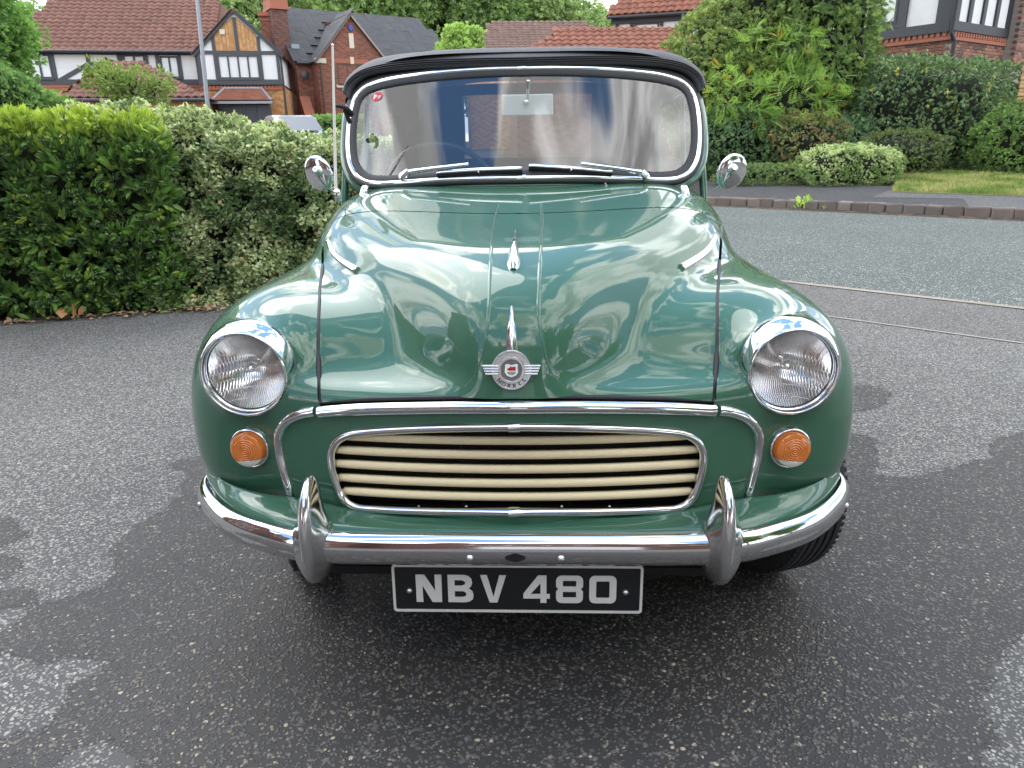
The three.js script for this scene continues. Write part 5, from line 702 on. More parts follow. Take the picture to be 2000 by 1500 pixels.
// ---- bumper apron, blade, bolts, starting-handle hole, overriders
const absTable = (a, b) => { const f = table(a, b); return (x) => f(Math.abs(x)); };
const bumpPlan = absTable([-0.1, 0, 0.15, 0.3, 0.42, 0.48, 0.54, 0.6, 0.655, 0.706, 0.74, 0.757, 0.767], [0.1415, 0.142, 0.142, 0.141, 0.134, 0.120, 0.093, 0.057, 0.012, -0.045, -0.092, -0.122, -0.15]);
const apronBack = absTable([-0.1, 0, 0.26, 0.39, 0.45, 0.506, 0.58, 0.654, 0.69, 0.722, 0.745, 0.76], [0.086, 0.088, 0.074, 0.05, 0.036, 0.022, 0.002, -0.034, -0.058, -0.09, -0.12, -0.155]);
const bumpY = (x) => 0.384 - 0.012 * smooth(0.5, 0.77, Math.abs(x));
{
  const xs = [], w = 0.767; for (let i = 0; i <= 80; i++) { const t = i / 40 - 1; xs.push(w * Math.sign(t) * (1 - (1 - Math.abs(t)) ** 1.6)); }
  const path = xs.map((x) => V(x, bumpY(x), bumpPlan(x)));
  const tail = (s) => [V(s * 0.771, bumpY(0.77), bumpPlan(0.767) - 0.03), V(s * 0.771, bumpY(0.77), bumpPlan(0.767) - 0.075)];
  const full = [...tail(-1).reverse(), ...path, ...tail(1)];
  const outs = full.map((p, i) => { const a = full[Math.max(0, i - 1)], b = full[Math.min(full.length - 1, i + 1)]; const t = b.clone().sub(a).normalize(); return V(0, 0, 0).crossVectors(t, V(0, 1, 0)).normalize(); });
  const prof = []; for (let k = 0; k <= 10; k++) { const a = lerp(-1.35, 1.35, k / 10); prof.push([0.0365 * Math.sin(a) / Math.sin(1.35), -0.004 + 0.027 * Math.cos(a)]); }
  for (let k = 10; k >= 0; k--) { const a = lerp(-1.35, 1.35, k / 10); prof.push([0.034 * Math.sin(a) / Math.sin(1.35), -0.009 + 0.027 * Math.cos(a)]); }
  const sgn = outs[40].z > 0 ? 1 : -1;
  const blade = part('bumper', sweep(full, prof, outs.map((o) => o.clone().multiplyScalar(sgn)), { scale: (t) => 1 - 0.1 * smooth(0.9, 1, Math.max(t, 1 - t)) }), M.bumperChrome, car);
  for (const x of [-0.092, 0.092]) part('bolt', aim(new THREE.SphereGeometry(0.0085, 14, 8, 0, 6.3, 0, 1.57), V(0, 0, 1), V(x, 0.376, bumpPlan(x) + 0.021)), M.steel, blade);
  for (const s of [-1, 1]) part('bolt', aim(new THREE.SphereGeometry(0.0085, 12, 8, 0, 6.3, 0, 1.57), V(s, 0.1, 0.6), V(s * 0.750, 0.370, bumpPlan(0.735) + 0.013)), M.steel, blade);
  const dia = [[-0.021, 0.001], [-0.017, 0.005], [0, 0.0105], [0.017, 0.005], [0.021, 0.001], [0.021, -0.001], [0.017, -0.005], [0, -0.0105], [-0.017, -0.005], [-0.021, -0.001]];
  part('handle_hole', slab(dia, 0.004).translate(0, 0.378, bumpPlan(0) + 0.0195), M.black, blade);
  // painted apron: from behind the blade back to the wings
  const rows = [], n = 61;
  for (let i = 0; i < n; i++) {
    const x = lerp(-0.757, 0.757, i / (n - 1)), a = Math.abs(x), zf = bumpPlan(x) - 0.006, y0 = bumpY(x) + 0.018;
    const zb = apronBack(x), yb = 0.423 + 0.018 * smooth(0.22, 0.5, a) + 0.012 * smooth(0.6, 0.76, a);
    const zz = Math.min(zb, zf - 0.03);
    rows.push([V(x, y0 - 0.05, zf - 0.015), V(x, y0 - 0.01, zf), V(x, y0 + 0.010, zf - 0.004), V(x, lerp(y0 + 0.016, yb, 0.35), lerp(zf, zz, 0.25)), V(x, lerp(y0 + 0.016, yb, 0.72), lerp(zf, zz, 0.55)), V(x, yb - 0.001, lerp(zf, zz, 0.8)), V(x, yb + 0.003, zz + 0.006), V(x, yb - 0.002, zz), V(x, yb - 0.03, zz - 0.01)]);
  }
  const sm = rows.map((r) => curve(r, 26));
  part('bumper_apron', grid(sm, { flip: false }), M.paint, car);
  // overriders
  const ovF = (x, y, z) => {
    const t = clamp((y - 0.31) / 0.225), zc = bumpPlan(0.42) + 0.026 - 0.035 * t * t - 0.012 * (1 - t) ** 2;
    const a = Math.hypot(x / 0.0275, (y - 0.437) / 0.128, (z - zc) / 0.044), main = (Math.pow(Math.pow(Math.abs(x) / (0.0185 + 0.009 * (1 - t)), 2) + Math.pow(Math.abs(y - 0.422) / 0.114, 3.4) + Math.pow(Math.abs(z - zc + 0.012) / 0.052, 2), 0.45) - 1) * 0.024;
    const fl = (Math.pow(Math.pow(Math.abs(x) / 0.045, 2.2) + Math.pow(Math.abs(y - 0.386) / 0.066, 2.2) + Math.pow(Math.abs(z - bumpPlan(0.42) + 0.008) / 0.034, 2.2), 0.45) - 1) * 0.034;
    return smin(main, fl, 0.022);
  };
  const og = nets(ovF, [-0.06, 0.28, 0.05], [0.06, 0.6, 0.26], 0.005);
  for (const s of [-1, 1]) part('overrider', og.clone().translate(s * 0.418, 0, 0), M.chromeWorn, car);
}
// ---- number plate
const plate = new THREE.Group(); plate.name = 'number_plate'; car.add(plate);
{
  const rr = (w, h, r, x = 0, y = 0) => { const o = []; for (const [cx, cy, a] of [[w / 2 - r, h / 2 - r, 0], [-w / 2 + r, h / 2 - r, 90], [-w / 2 + r, -h / 2 + r, 180], [w / 2 - r, -h / 2 + r, 270]]) for (let k = 0; k <= 5; k++) o.push([x + cx + r * Math.cos((a + k * 18) * D2R), y + cy + r * Math.sin((a + k * 18) * D2R)]); return o; };
  const W = 0.531, H = 0.114, silver = std([0.62, 0.61, 0.56], 0.45, 0.1);
  part('plate_board', slab(rr(W, H, 0.008), 0.003), std([0.008, 0.008, 0.010], 0.35), plate);
  part('plate_border', slab(rr(W - 0.002, H - 0.002, 0.0075), 0.0018, 0, [rr(W - 0.013, H - 0.013, 0.004).reverse()]).translate(0, 0, 0.003), silver, plate);
  const Hc = 0.064, y0 = -Hc / 2, glyph = [];
  const poly = (pts, x, holes = []) => glyph.push(slab(pts.map(([a, b]) => [a + x, b * Hc + y0]), 0.0012, 0.0005, holes.map((h) => h.map(([a, b]) => [a + x, b]).reverse())).translate(0, 0, 0.0032));
  const st = 0.0135;
  poly([[0, 0], [st, 0], [st, 0.62], [0.034, 0], [0.054, 0], [0.054, 1], [0.054 - st, 1], [0.054 - st, 0.40], [0.018, 1], [0, 1]], -0.214);
  { const o = [[0, 0], [0.036, 0], [0.045, 0.03], [0.052, 0.12], [0.053, 0.27], [0.051, 0.40], [0.043, 0.51], [0.049, 0.6], [0.051, 0.72], [0.049, 0.87], [0.043, 0.96], [0.034, 1], [0, 1]];
    const hole = (yb, yt, xr) => [[st, yb], [xr - 0.008, yb], [xr - 0.002, yb + 0.003], [xr, (yb + yt) / 2], [xr - 0.002, yt - 0.003], [xr - 0.008, yt], [st, yt]].map(([a, b]) => [a, b]);
    poly(o, -0.146, [hole(y0 + 0.0115, y0 + 0.0265, 0.0395), hole(y0 + 0.0385, y0 + 0.0525, 0.0375)]); }
  poly([[0.019, 0], [0.035, 0], [0.054, 1], [0.0405, 1], [0.0275, 0.2], [0.0265, 0.2], [0.0135, 1], [0, 1]], -0.077);
  poly([[0.036, 0], [0.048, 0], [0.048, 0.16], [0.055, 0.16], [0.055, 0.31], [0.048, 0.31], [0.048, 1], [0.031, 1], [0, 0.33], [0, 0.16], [0.036, 0.16]], 0.014, [[[0.014, y0 + 0.31 * Hc], [0.036, y0 + 0.31 * Hc], [0.036, y0 + 0.73 * Hc]]]);
  { const c = 0.012, w = 0.056, o = rr(w, Hc, c, w / 2, 0).map(([a, b]) => [a, b]); // 8: waisted
    const oo = []; for (const [a, b] of o) oo.push([a, (b - y0) / Hc]); const right = oo.filter(([a]) => a > w / 2), left = oo.filter(([a]) => a <= w / 2);
    const seq = [...right.filter(([, b]) => b < 0.5).sort((p, q) => Math.atan2(p[1] - 0.5, p[0] - w / 2) - Math.atan2(q[1] - 0.5, q[0] - w / 2)), [w, 0.42], [w - 0.005, 0.51], [w, 0.6], ...right.filter(([, b]) => b > 0.5), ...left.filter(([, b]) => b > 0.5), [0, 0.6], [0.005, 0.51], [0, 0.42], ...left.filter(([, b]) => b < 0.5)];
    poly(seq, 0.083, [rr(w - 2 * st, 0.0145, 0.002, w / 2, y0 + 0.0195), rr(w - 2 * st, 0.0145, 0.002, w / 2, y0 + 0.0455)]);
    poly(oo, 0.153, [rr(w - 2 * st, Hc - 0.024, 0.003, w / 2, 0)]); }
  part('registration_lettering', glyph, silver, plate);
  for (const s of [-1, 1]) part('screw', aim(new THREE.SphereGeometry(0.0068, 14, 8, 0, 6.3, 0, 1.57), V(0, 0, 1), V(s * 0.229, -0.006, 0.003)), M.steel, plate);
  part('plate_bracket', box(0.5, 0.02, 0.012, 0, H / 2 + 0.004, -0.006), M.black, plate);
  plate.position.set(0.001, 0.275, 0.118); plate.rotation.x = -0.06; plate.rotation.z = -0.002;
}
// ---- headlamps and indicators
{
  const flute = tex(512, 512, (u, v) => { const bx = u * 34, by = v * 9, row = Math.floor(by), k = Math.abs(((bx + (row % 2) * 0.4) % 1) - 0.5) * 2; const e = smooth(0.97, 1, Math.abs((by % 1) - 0.5) * 2); const c = clamp(Math.sqrt(1 - Math.min(1, k * k * 0.9)) * (0.9 - 0.25 * e)); return [c, c, c]; }, false);
  const lensM = phys([0.97, 0.97, 0.96], 0.0, 0, { transmission: 1, thickness: 0, ior: 1.5, bumpMap: flute, bumpScale: 0.0022 });
  const bowlM = std([0.86, 0.86, 0.86], 0.09, 1, { bumpMap: flute, bumpScale: 0.0005 });
  const amber = phys([0.85, 0.26, 0.035], 0.12, 0, { transmission: 0.35, thickness: 0, ior: 1.5, clearcoat: 1 });
  const amberBack = std([0.55, 0.15, 0.02], 0.45), clearL = phys([0.62, 0.60, 0.54], 0.15, 0, { clearcoat: 1 });
  for (const s of [-1, 1]) {
    const h = new THREE.Group(); h.name = 'headlamp'; car.add(h);
    h.position.set(s * 0.566, 0.721, -0.018); h.rotation.x = Math.PI / 2; // y axis forward
    const L = (pts, n = 72) => new THREE.LatheGeometry(pts.map(([r, y]) => new THREE.Vector2(r, y)), n);
    part('rim', L([[0.100, -0.05], [0.1035, -0.035], [0.1055, -0.012], [0.1045, 0.002], [0.1015, 0.016], [0.097, 0.028], [0.0925, 0.0365], [0.0895, 0.0395], [0.0875, 0.0395], [0.0865, 0.037], [0.086, 0.031], [0.0855, 0.026], [0.084, 0.0262], [0.0825, 0.024], [0.081, 0.017]]), M.chrome, h);
    part('lamp_seal', L([[0.0815, 0.0175], [0.0815, 0.0225], [0.0845, 0.0235], [0.0858, 0.0225], [0.0858, 0.016]]), M.rubber, h);
    const lens = []; for (let k = 0; k <= 14; k++) { const r = 0.0815 * k / 14; lens.push([Math.max(r, 1e-4), 0.021 + 0.0165 * (1 - (r / 0.0815) ** 2)]); }
    const lg = L(lens, 64), p = lg.attributes.position, u = lg.attributes.uv; for (let i = 0; i < p.count; i++) u.setXY(i, p.getX(i) / 0.17 + 0.5, -p.getZ(i) / 0.17 + 0.5);
    part('headlamp_lens', lg, lensM, h);
    const bowl = []; for (let k = 0; k <= 16; k++) { const r = 0.083 * k / 16; bowl.push([Math.max(r, 1e-4), -0.052 + 0.072 * (r / 0.083) ** 2]); }
    const bg = L(bowl, 64), bp = bg.attributes.position, bu = bg.attributes.uv; for (let i = 0; i < bp.count; i++) bu.setXY(i, bp.getX(i) / 0.17 + 0.5, -bp.getZ(i) / 0.17 + 0.5);
    part('reflector', bg, bowlM, h);
    part('bulb', L([[0.0001, 0.002], [0.007, -0.001], [0.0105, -0.008], [0.0105, -0.02], [0.006, -0.03], [0.006, -0.055]], 24), M.chrome, h);
    const c = out(hit(s < 0 ? 483 : 1540, 872.5), 0), nn = slope(body, c).normalize();
    const f = new THREE.Group(); f.name = 'indicator_lamp'; car.add(f); f.position.copy(c); f.position.x = s * 0.584; f.quaternion.setFromUnitVectors(V(0, 1, 0), V(s * 0.12, 0.06, 1).normalize());
    part('rim', L([[0.045, -0.02], [0.0465, 0.0], [0.0465, 0.006], [0.0445, 0.012], [0.0415, 0.0135], [0.0395, 0.011], [0.0385, 0.004]], 48), M.chrome, f);
    const dome = (r) => 0.022 + 0.010 * Math.sqrt(Math.max(0, 1 - (r / 0.039) ** 2)) + 0.0007 * Math.cos(r * 1250) * (r < 0.028 ? 1 : 0) - (r > 0.0375 ? (r - 0.0375) * 6 : 0);
    const pr = []; for (let k = 0; k <= 60; k++) { const r = 0.0392 * k / 60; pr.push([Math.max(r, 1e-4), dome(r)]); } pr.push([0.0395, 0.006]);
    const dg0 = L(pr, 64), dg = mergeVertices(dg0), cutY = 0.0215;
    const zc = (p) => cutY - p.z; // z of the lathe points down the lamp
    part('amber_lens', clip(dg, (p) => cutY - p.z), amber, f); part('clear_lens', clip(dg, (p) => p.z - cutY - 0.0006), clearL, f);
    part('lamp_back', L([[0.0001, 0.008], [0.037, 0.008]], 40), amberBack, f);
    for (const a of [0.6, 2.5, -0.75, -2.4]) part('lens_rib', rod(V(Math.cos(a) * 0.024, dome(0.024) - 0.0006, -Math.sin(a) * 0.024), V(Math.cos(a) * 0.036, dome(0.036) - 0.0004, -Math.sin(a) * 0.036), 0.0008), clearL, f);
  }
}
// ---- bonnet badge and mascot
{
  const c = hit(1001, 722), n = slope(body, V(0, c.y, c.z)).normalize(), ex = V(1, 0, 0), ez = V(0, n.y, n.z).normalize(), ey = V(0, 0, 0).crossVectors(ez, ex).normalize();
  const b = new THREE.Group(); b.name = 'bonnet_badge'; car.add(b); b.quaternion.setFromRotationMatrix(new THREE.Matrix4().makeBasis(ex, ey, ez)); b.position.set(-0.004, c.y, c.z).addScaledVector(ez, 0.003);
  const ring = (ro, ri, z, d) => { const o = oval(ro, ro, 48), i = ri ? [oval(ri, ri, 48).reverse()] : []; return slab(o, d, 0.0008, i).translate(0, 0, z); };
  part('badge_disc', [ring(0.038, 0, -0.008, 0.011), ring(0.038, 0.0355, 0.003, 0.0025), ring(0.026, 0.0215, 0.003, 0.0045)], std([0.60, 0.60, 0.61], 0.24, 1), b);
  part('badge_field', ring(0.021, 0, 0.003, 0.002), std([0.25, 0.25, 0.25], 0.4, 0.9), b);
  for (const s of [-1, 1]) part('badge_wing', [0, 1, 2, 3].map((k) => box(0.034 - k * 0.0015, 0.0042, 0.0055, s * (0.0395 - k * 0.0011), 0.0085 - k * 0.0052, 0.005, 0.0015)), M.chrome, b);
  const sh = [[-0.0125, 0.0105], [-0.008, 0.012], [0, 0.0095], [0.008, 0.012], [0.0125, 0.0105], [0.0115, 0.004], [0.0125, -0.004], [0.009, -0.010], [0, -0.0135], [-0.009, -0.010], [-0.0125, -0.004], [-0.0115, 0.004]];
  part('badge_shield', slab(sh, 0.0015, 0.0005).translate(0, 0, 0.0055), M.chromeWorn, b);
  part('red_emblem', slab([[-0.0085, 0.001], [-0.006, 0.004], [-0.003, 0.0042], [-0.0015, 0.0075], [0.001, 0.005], [0.0045, 0.0065], [0.0085, 0.0055], [0.0075, 0.002], [0.0085, -0.001], [0.003, -0.0005], [-0.003, -0.0012]], 0.001, 0.0003).translate(0, 0.0005, 0.0075), std([0.42, 0.012, 0.015], 0.35), b);
  part('emblem_bars', [0, 1, 2].map((k) => box(0.017 - k * 0.003, 0.0012, 0.001, 0, -0.0035 - k * 0.0024, 0.0078)), M.dark, b);
  const font = await new FontLoader().loadAsync('fonts/droid/droid_sans_bold.typeface.json'), letters = [];
  [...'MORRIS'].forEach((ch, k) => { const a = (-90 + (k - 2.5) * 19.5) * D2R, g = new TextGeometry(ch, { font, size: 0.0088, depth: 0.0012, curveSegments: 4 }); g.computeBoundingBox(); g.translate(-(g.boundingBox.max.x) / 2, -0.0042, 0); g.rotateZ(a + Math.PI / 2); g.translate(0.0315 * Math.cos(a), 0.0315 * Math.sin(a), 0.0035); letters.push(g); });
  part('badge_lettering', letters, std([0.10, 0.10, 0.10], 0.4, 0.6), b);
  // spear rising from the badge over the curve of the bonnet
  const sp = [], so = []; for (const y of [712, 700, 685, 670, 655, 640, 628, 618, 608, 600]) { const p = hit(1001, y); p.x = -0.004; sp.push(p); so.push(slope(body, p).normalize()); }
  const inv = sp.map((p) => p.clone().sub(b.position).applyQuaternion(b.quaternion.clone().invert())), ino = so.map((p) => p.clone().applyQuaternion(b.quaternion.clone().invert()));
  const w = [0.0145, 0.0135, 0.0120, 0.0105, 0.0092, 0.0078, 0.0045, 0.0036, 0.0028, 0.0015];
  const rows = inv.map((p, i) => [[-1, -0.1], [-0.9, 0.5], [-0.45, 0.45], [-0.2, 0.95], [0, 1.1], [0.2, 0.95], [0.45, 0.45], [0.9, 0.5], [1, -0.1]].map(([a, h]) => p.clone().add(V(a * w[i], 0, 0)).addScaledVector(ino[i], h * 0.0078 * (i > 7 ? 0.75 : 1))));
  part('badge_spear', grid(rows), M.chromeWorn, b);
  // mascot further up: a drop with a tall rear fin
  const path = []; for (const y of [527, 520, 508, 496, 484, 472, 462, 455]) { const p = hit(1001, y); p.x = -0.003; path.push(p); }
  const mh = [0.006, 0.026, 0.033, 0.033, 0.030, 0.026, 0.021, 0.016], mw = [0.007, 0.0112, 0.0118, 0.0098, 0.0074, 0.0052, 0.0032, 0.0012];
  const mrows = path.map((p, i) => { const nn = slope(body, p).normalize(); return oval(1, 1, 17, Math.PI, 0).concat([[1, 0]]).map(([a, h]) => p.clone().add(V(a * mw[i] * (h < 0.15 ? 1.12 : 1), 0, 0)).addScaledVector(nn, h * mh[i] * 0.82)); });
  const ms = mrows.map((r) => curve(r, 24)), T = []; for (let j = 0; j <= 24; j++) T.push(curve(ms.map((r) => r[j]), 30)); const R = T[0].map((_, i) => T.map((c) => c[i]));
  const c0 = R[0].reduce((s, p) => s.add(p), V(0, 0, 0)).multiplyScalar(1 / 25);
  part('bonnet_mascot', [grid(R), grid([R[0].map(() => c0.clone()), R[0]])], M.chrome, car);
  // chrome side flashes on the flanks of the bonnet
  const fl = onBody([[641, 470], [645, 482], [654, 497], [668, 510], [684, 521], [697, 529]]);
  for (const s of [-1, 1]) { const pts = curve(fl.map((p) => V(-s * p.x, p.y, p.z)), 30), outs = pts.map((p) => slope(body, p).normalize()); part('bonnet_flash', sweep(pts, [[-0.009, -0.002], [-0.009, 0.004], [-0.005, 0.0075], [-0.001, 0.005], [0.003, 0.009], [0.008, 0.004], [0.009, -0.002]], outs, { scale: (t) => 0.75 + 0.35 * t }), M.chrome, car); }
}
// ---- windscreen: chrome strip in a black rubber, glass on a gently curved raked plane
const zws = (x, y) => -0.86 - 0.665 * (y - 1.064) - 0.42 * x * x;
const wsF = (x, y, z) => z - zws(x, y);
const wsN = (p) => V(0.84 * p.x, 0.665, 1).normalize();
const wsHalf = curve([[1022, 348.5], [950, 349.5], [870, 352], [800, 356.5], [745, 359.5], [716, 356], [697, 343], [686, 322], [681.5, 295], [682, 255], [687, 218], [696, 192], [713, 174], [738, 163], [770, 155], [820, 147.5], [880, 141], [950, 136.5], [1022, 134.5]].map(([x, y]) => hit(x, y, wsF, 1, 4)), 110);
wsHalf.forEach((p) => { p.x = Math.abs(p.x); });
wsHalf[0].x = wsHalf[110].x = 0;
const wsLoop = [...wsHalf.map((p) => V(-p.x, p.y, p.z)), ...wsHalf.slice(1, -1).reverse()];
const wsC = V(0, 1.235, zws(0, 1.235));
const wsNor = wsLoop.map(wsN);
{
  const ws = new THREE.Group(); ws.name = 'windscreen'; car.add(ws);
  const cross = (o) => { const t = V(0, 0, 0); return wsLoop.map((p, i) => { const n = wsLoop.length, a = wsLoop[(i + n - 1) % n], b = wsLoop[(i + 1) % n]; t.copy(b).sub(a).normalize(); const s = V(0, 0, 0).crossVectors(t, wsNor[i]); if (s.dot(p.clone().sub(wsC)) < 0) s.negate(); return p.clone().addScaledVector(s, o); }); };
  const inner = cross(-0.024);
  part('windscreen_rubber', sweep(wsLoop, [[-0.018, -0.012], [-0.019, 0.002], [-0.012, 0.0075], [0, 0.006], [0.012, 0.0075], [0.024, 0.005], [0.0295, 0.001], [0.0295, -0.006]].map(([a, b]) => [a, b]), wsNor, { closed: true }), M.rubber, ws);
  part('chrome_strip', sweep(wsLoop, [[-0.008, 0.002], [-0.0075, 0.0075], [-0.003, 0.0105], [0.003, 0.0105], [0.0075, 0.0075], [0.008, 0.002]], wsNor, { closed: true }), M.chrome, ws);
  for (const i of [0, 110]) { const p = wsLoop[i]; part('joint_clip', sweep([p.clone().add(V(-0.014, 0, 0)), p.clone().add(V(0.014, 0, 0))], [[-0.0095, 0], [-0.009, 0.0085], [-0.003, 0.012], [0.003, 0.012], [0.009, 0.0085], [0.0095, 0]], wsNor[i]), M.chrome, ws); }
  const rows = []; for (let k = 0; k <= 24; k++) rows.push(inner.map((p) => { const x = lerp(wsC.x, p.x, Math.max(k / 24, 0.001)), y = lerp(wsC.y, p.y, Math.max(k / 24, 0.001)); return V(x, y, zws(x, y)); }));
  part('glass_pane', grid(rows, { closeJ: true, flip: true }), M.glass, ws);
  // painted surround, outwards and back
  const k0 = 8, ring = []; for (let i = 0; i < wsLoop.length; i++) ring.push(i);
  const o1 = cross(0.014), o2 = cross(0.030), o3 = cross(0.046);
  const sr = ring.map((i) => { const sidey = Math.abs(wsNor[i].x), a = o1[i], b = o2[i].clone(), c = o3[i].clone(), d = o3[i].clone(); a.z -= 0.004; b.z -= 0.004; c.z -= 0.030; c.x *= 1.0; d.z -= 0.13; d.x *= 1.012; return curve([a, b, c, d], 10); });
  const hi = (i) => wsLoop[i % wsLoop.length].y > 1.30, runs = [[], []]; { const n = wsLoop.length; let st0 = 0; while (hi(st0) || !hi((st0 + n - 1) % n)) st0++; for (let k = 0; k <= n; k++) { const i = (st0 + k) % n; if (!hi(i) && k < n) runs[0].push(sr[i]); if (hi(i) || k === n) runs[1].push(sr[i]); if (!hi(i) && hi((i + 1) % n)) runs[1].push(sr[i]); } }
  part('windscreen_frame', grid(runs[0]), M.paint, car); part('header_strip', grid(runs[1]), M.dark, ws);
  // wipers
  for (const [piv, elbow, tip, b0, b1] of [[[790, 352], [806, 345], [918, 330], [857, 344], [1020, 336.5]], [[1258, 353], [1246, 346], [1132, 328], [1033, 330], [1192, 343]]]) {
    const w = new THREE.Group(); w.name = 'wiper'; car.add(w);
    const on = (q, d) => { const p = hit(q[0], q[1], wsF, 1, 4); return p.addScaledVector(wsN(p), d); };
    const p0 = on(piv, 0.012), p1 = on(elbow, 0.03), p2 = on(tip, 0.026), c0 = on(b0, 0.019), c1 = on(b1, 0.019), n = wsN(p1);
    part('wiper_pivot', [aim(new THREE.CylinderGeometry(0.008, 0.011, 0.04, 14).translate(0, 0.0, 0), n, p0.clone().addScaledVector(n, -0.005)), sweep([p0.clone().addScaledVector(n, 0.01), p1.clone()], [[-0.009, -0.006], [-0.009, 0.006], [0.009, 0.006], [0.009, -0.006]], n)], M.chrome, w);
    part('wiper_arm', sweep(curve([p1, p1.clone().lerp(p2, 0.5).addScaledVector(n, 0.002), p2], 12), [[-0.0065, -0.0035], [-0.0065, 0.0035], [0, 0.0045], [0.0065, 0.0035], [0.0065, -0.0035]], n, { scale: (t) => 1.1 - 0.4 * t }), M.chrome, w);
    part('wiper_blade', sweep(curve([c0, c0.clone().lerp(c1, 0.5).addScaledVector(n, 0.0035), c1], 16), [[-0.0045, 0.0], [-0.0045, 0.006], [0.0045, 0.006], [0.0045, 0.0]], n), M.chrome, w);
    part('wiper_rubber', sweep(curve([c0, c0.clone().lerp(c1, 0.5), c1], 16).map((p) => p.clone().add(V(0, -0.004, 0))), [[-0.0035, -0.015], [-0.0045, 0.002], [0.0045, 0.002], [0.0035, -0.015]], n), M.rubber, w);
    part('wiper_clip', [0.42, 0.5, 0.58].map((t) => { const p = c0.clone().lerp(c1, t); return box(0.004, 0.013, 0.012).applyQuaternion(new THREE.Quaternion().setFromUnitVectors(V(0, 0, 1), n)).translate(p.x, p.y, p.z + 0.004); })[1], M.steel, w);
  }
  // washer jets and the two chrome brackets at the corners
  for (const q of [[857, 362], [1183, 362]]) { const p = hit(q[0], q[1]) ?? V(0, 1.04, -0.84); part('washer_jet', aim(new THREE.CylinderGeometry(0.0035, 0.006, 0.012, 10), V(0, 1, 0.3), p), M.chrome, car); }
  for (const s of [-1, 1]) { const p = hit(s < 0 ? 713 : 1336, 376) ?? V(s * 0.5, 1.0, -0.9); part('corner_bracket', (s < 0 ? mirrorX : (g) => g)(nets((x, y, z) => (Math.pow(Math.pow(Math.abs(x + y * 0.2) / 0.0125, 3) + Math.pow(Math.abs(y) / 0.019, 3) + Math.pow(Math.abs(z - y * -0.5) / 0.013, 2), 0.4) - 1) * 0.013, [-0.02, -0.025, -0.03], [0.02, 0.025, 0.03], 0.003)).translate(p.x, p.y + 0.004, p.z + 0.012), M.chrome, car); }
  // parking sticker
  const sp = hit(737, 189, wsF, 1, 4), nn = wsN(sp), ex = V(1, 0, -0.84 * sp.x).normalize(), ey = V(0, 0, 0).crossVectors(nn, ex).normalize();
  const st = new THREE.Group(); st.name = 'sticker'; ws.add(st); st.position.copy(sp).addScaledVector(nn, 0.0006); st.quaternion.setFromRotationMatrix(new THREE.Matrix4().makeBasis(ex, ey, nn)); st.rotateZ(0.12);
  part('sticker_disc', slab(oval(0.0215, 0.0165, 40), 0.0008), std([0.48, 0.035, 0.045], 0.6), st);
  const font = await new FontLoader().loadAsync('fonts/droid/droid_sans_bold.typeface.json');
  part('sticker_lettering', [new TextGeometry('P', { font, size: 0.017, depth: 0.0004, curveSegments: 4 }).translate(-0.015, -0.009, 0.0009), ...[0, 1, 2].map((k) => box(0.013 - k * 0.002, 0.0018, 0.0006, 0.0085, 0.001 - k * 0.004, 0.0012))], std([0.8, 0.8, 0.8], 0.5), st);
}
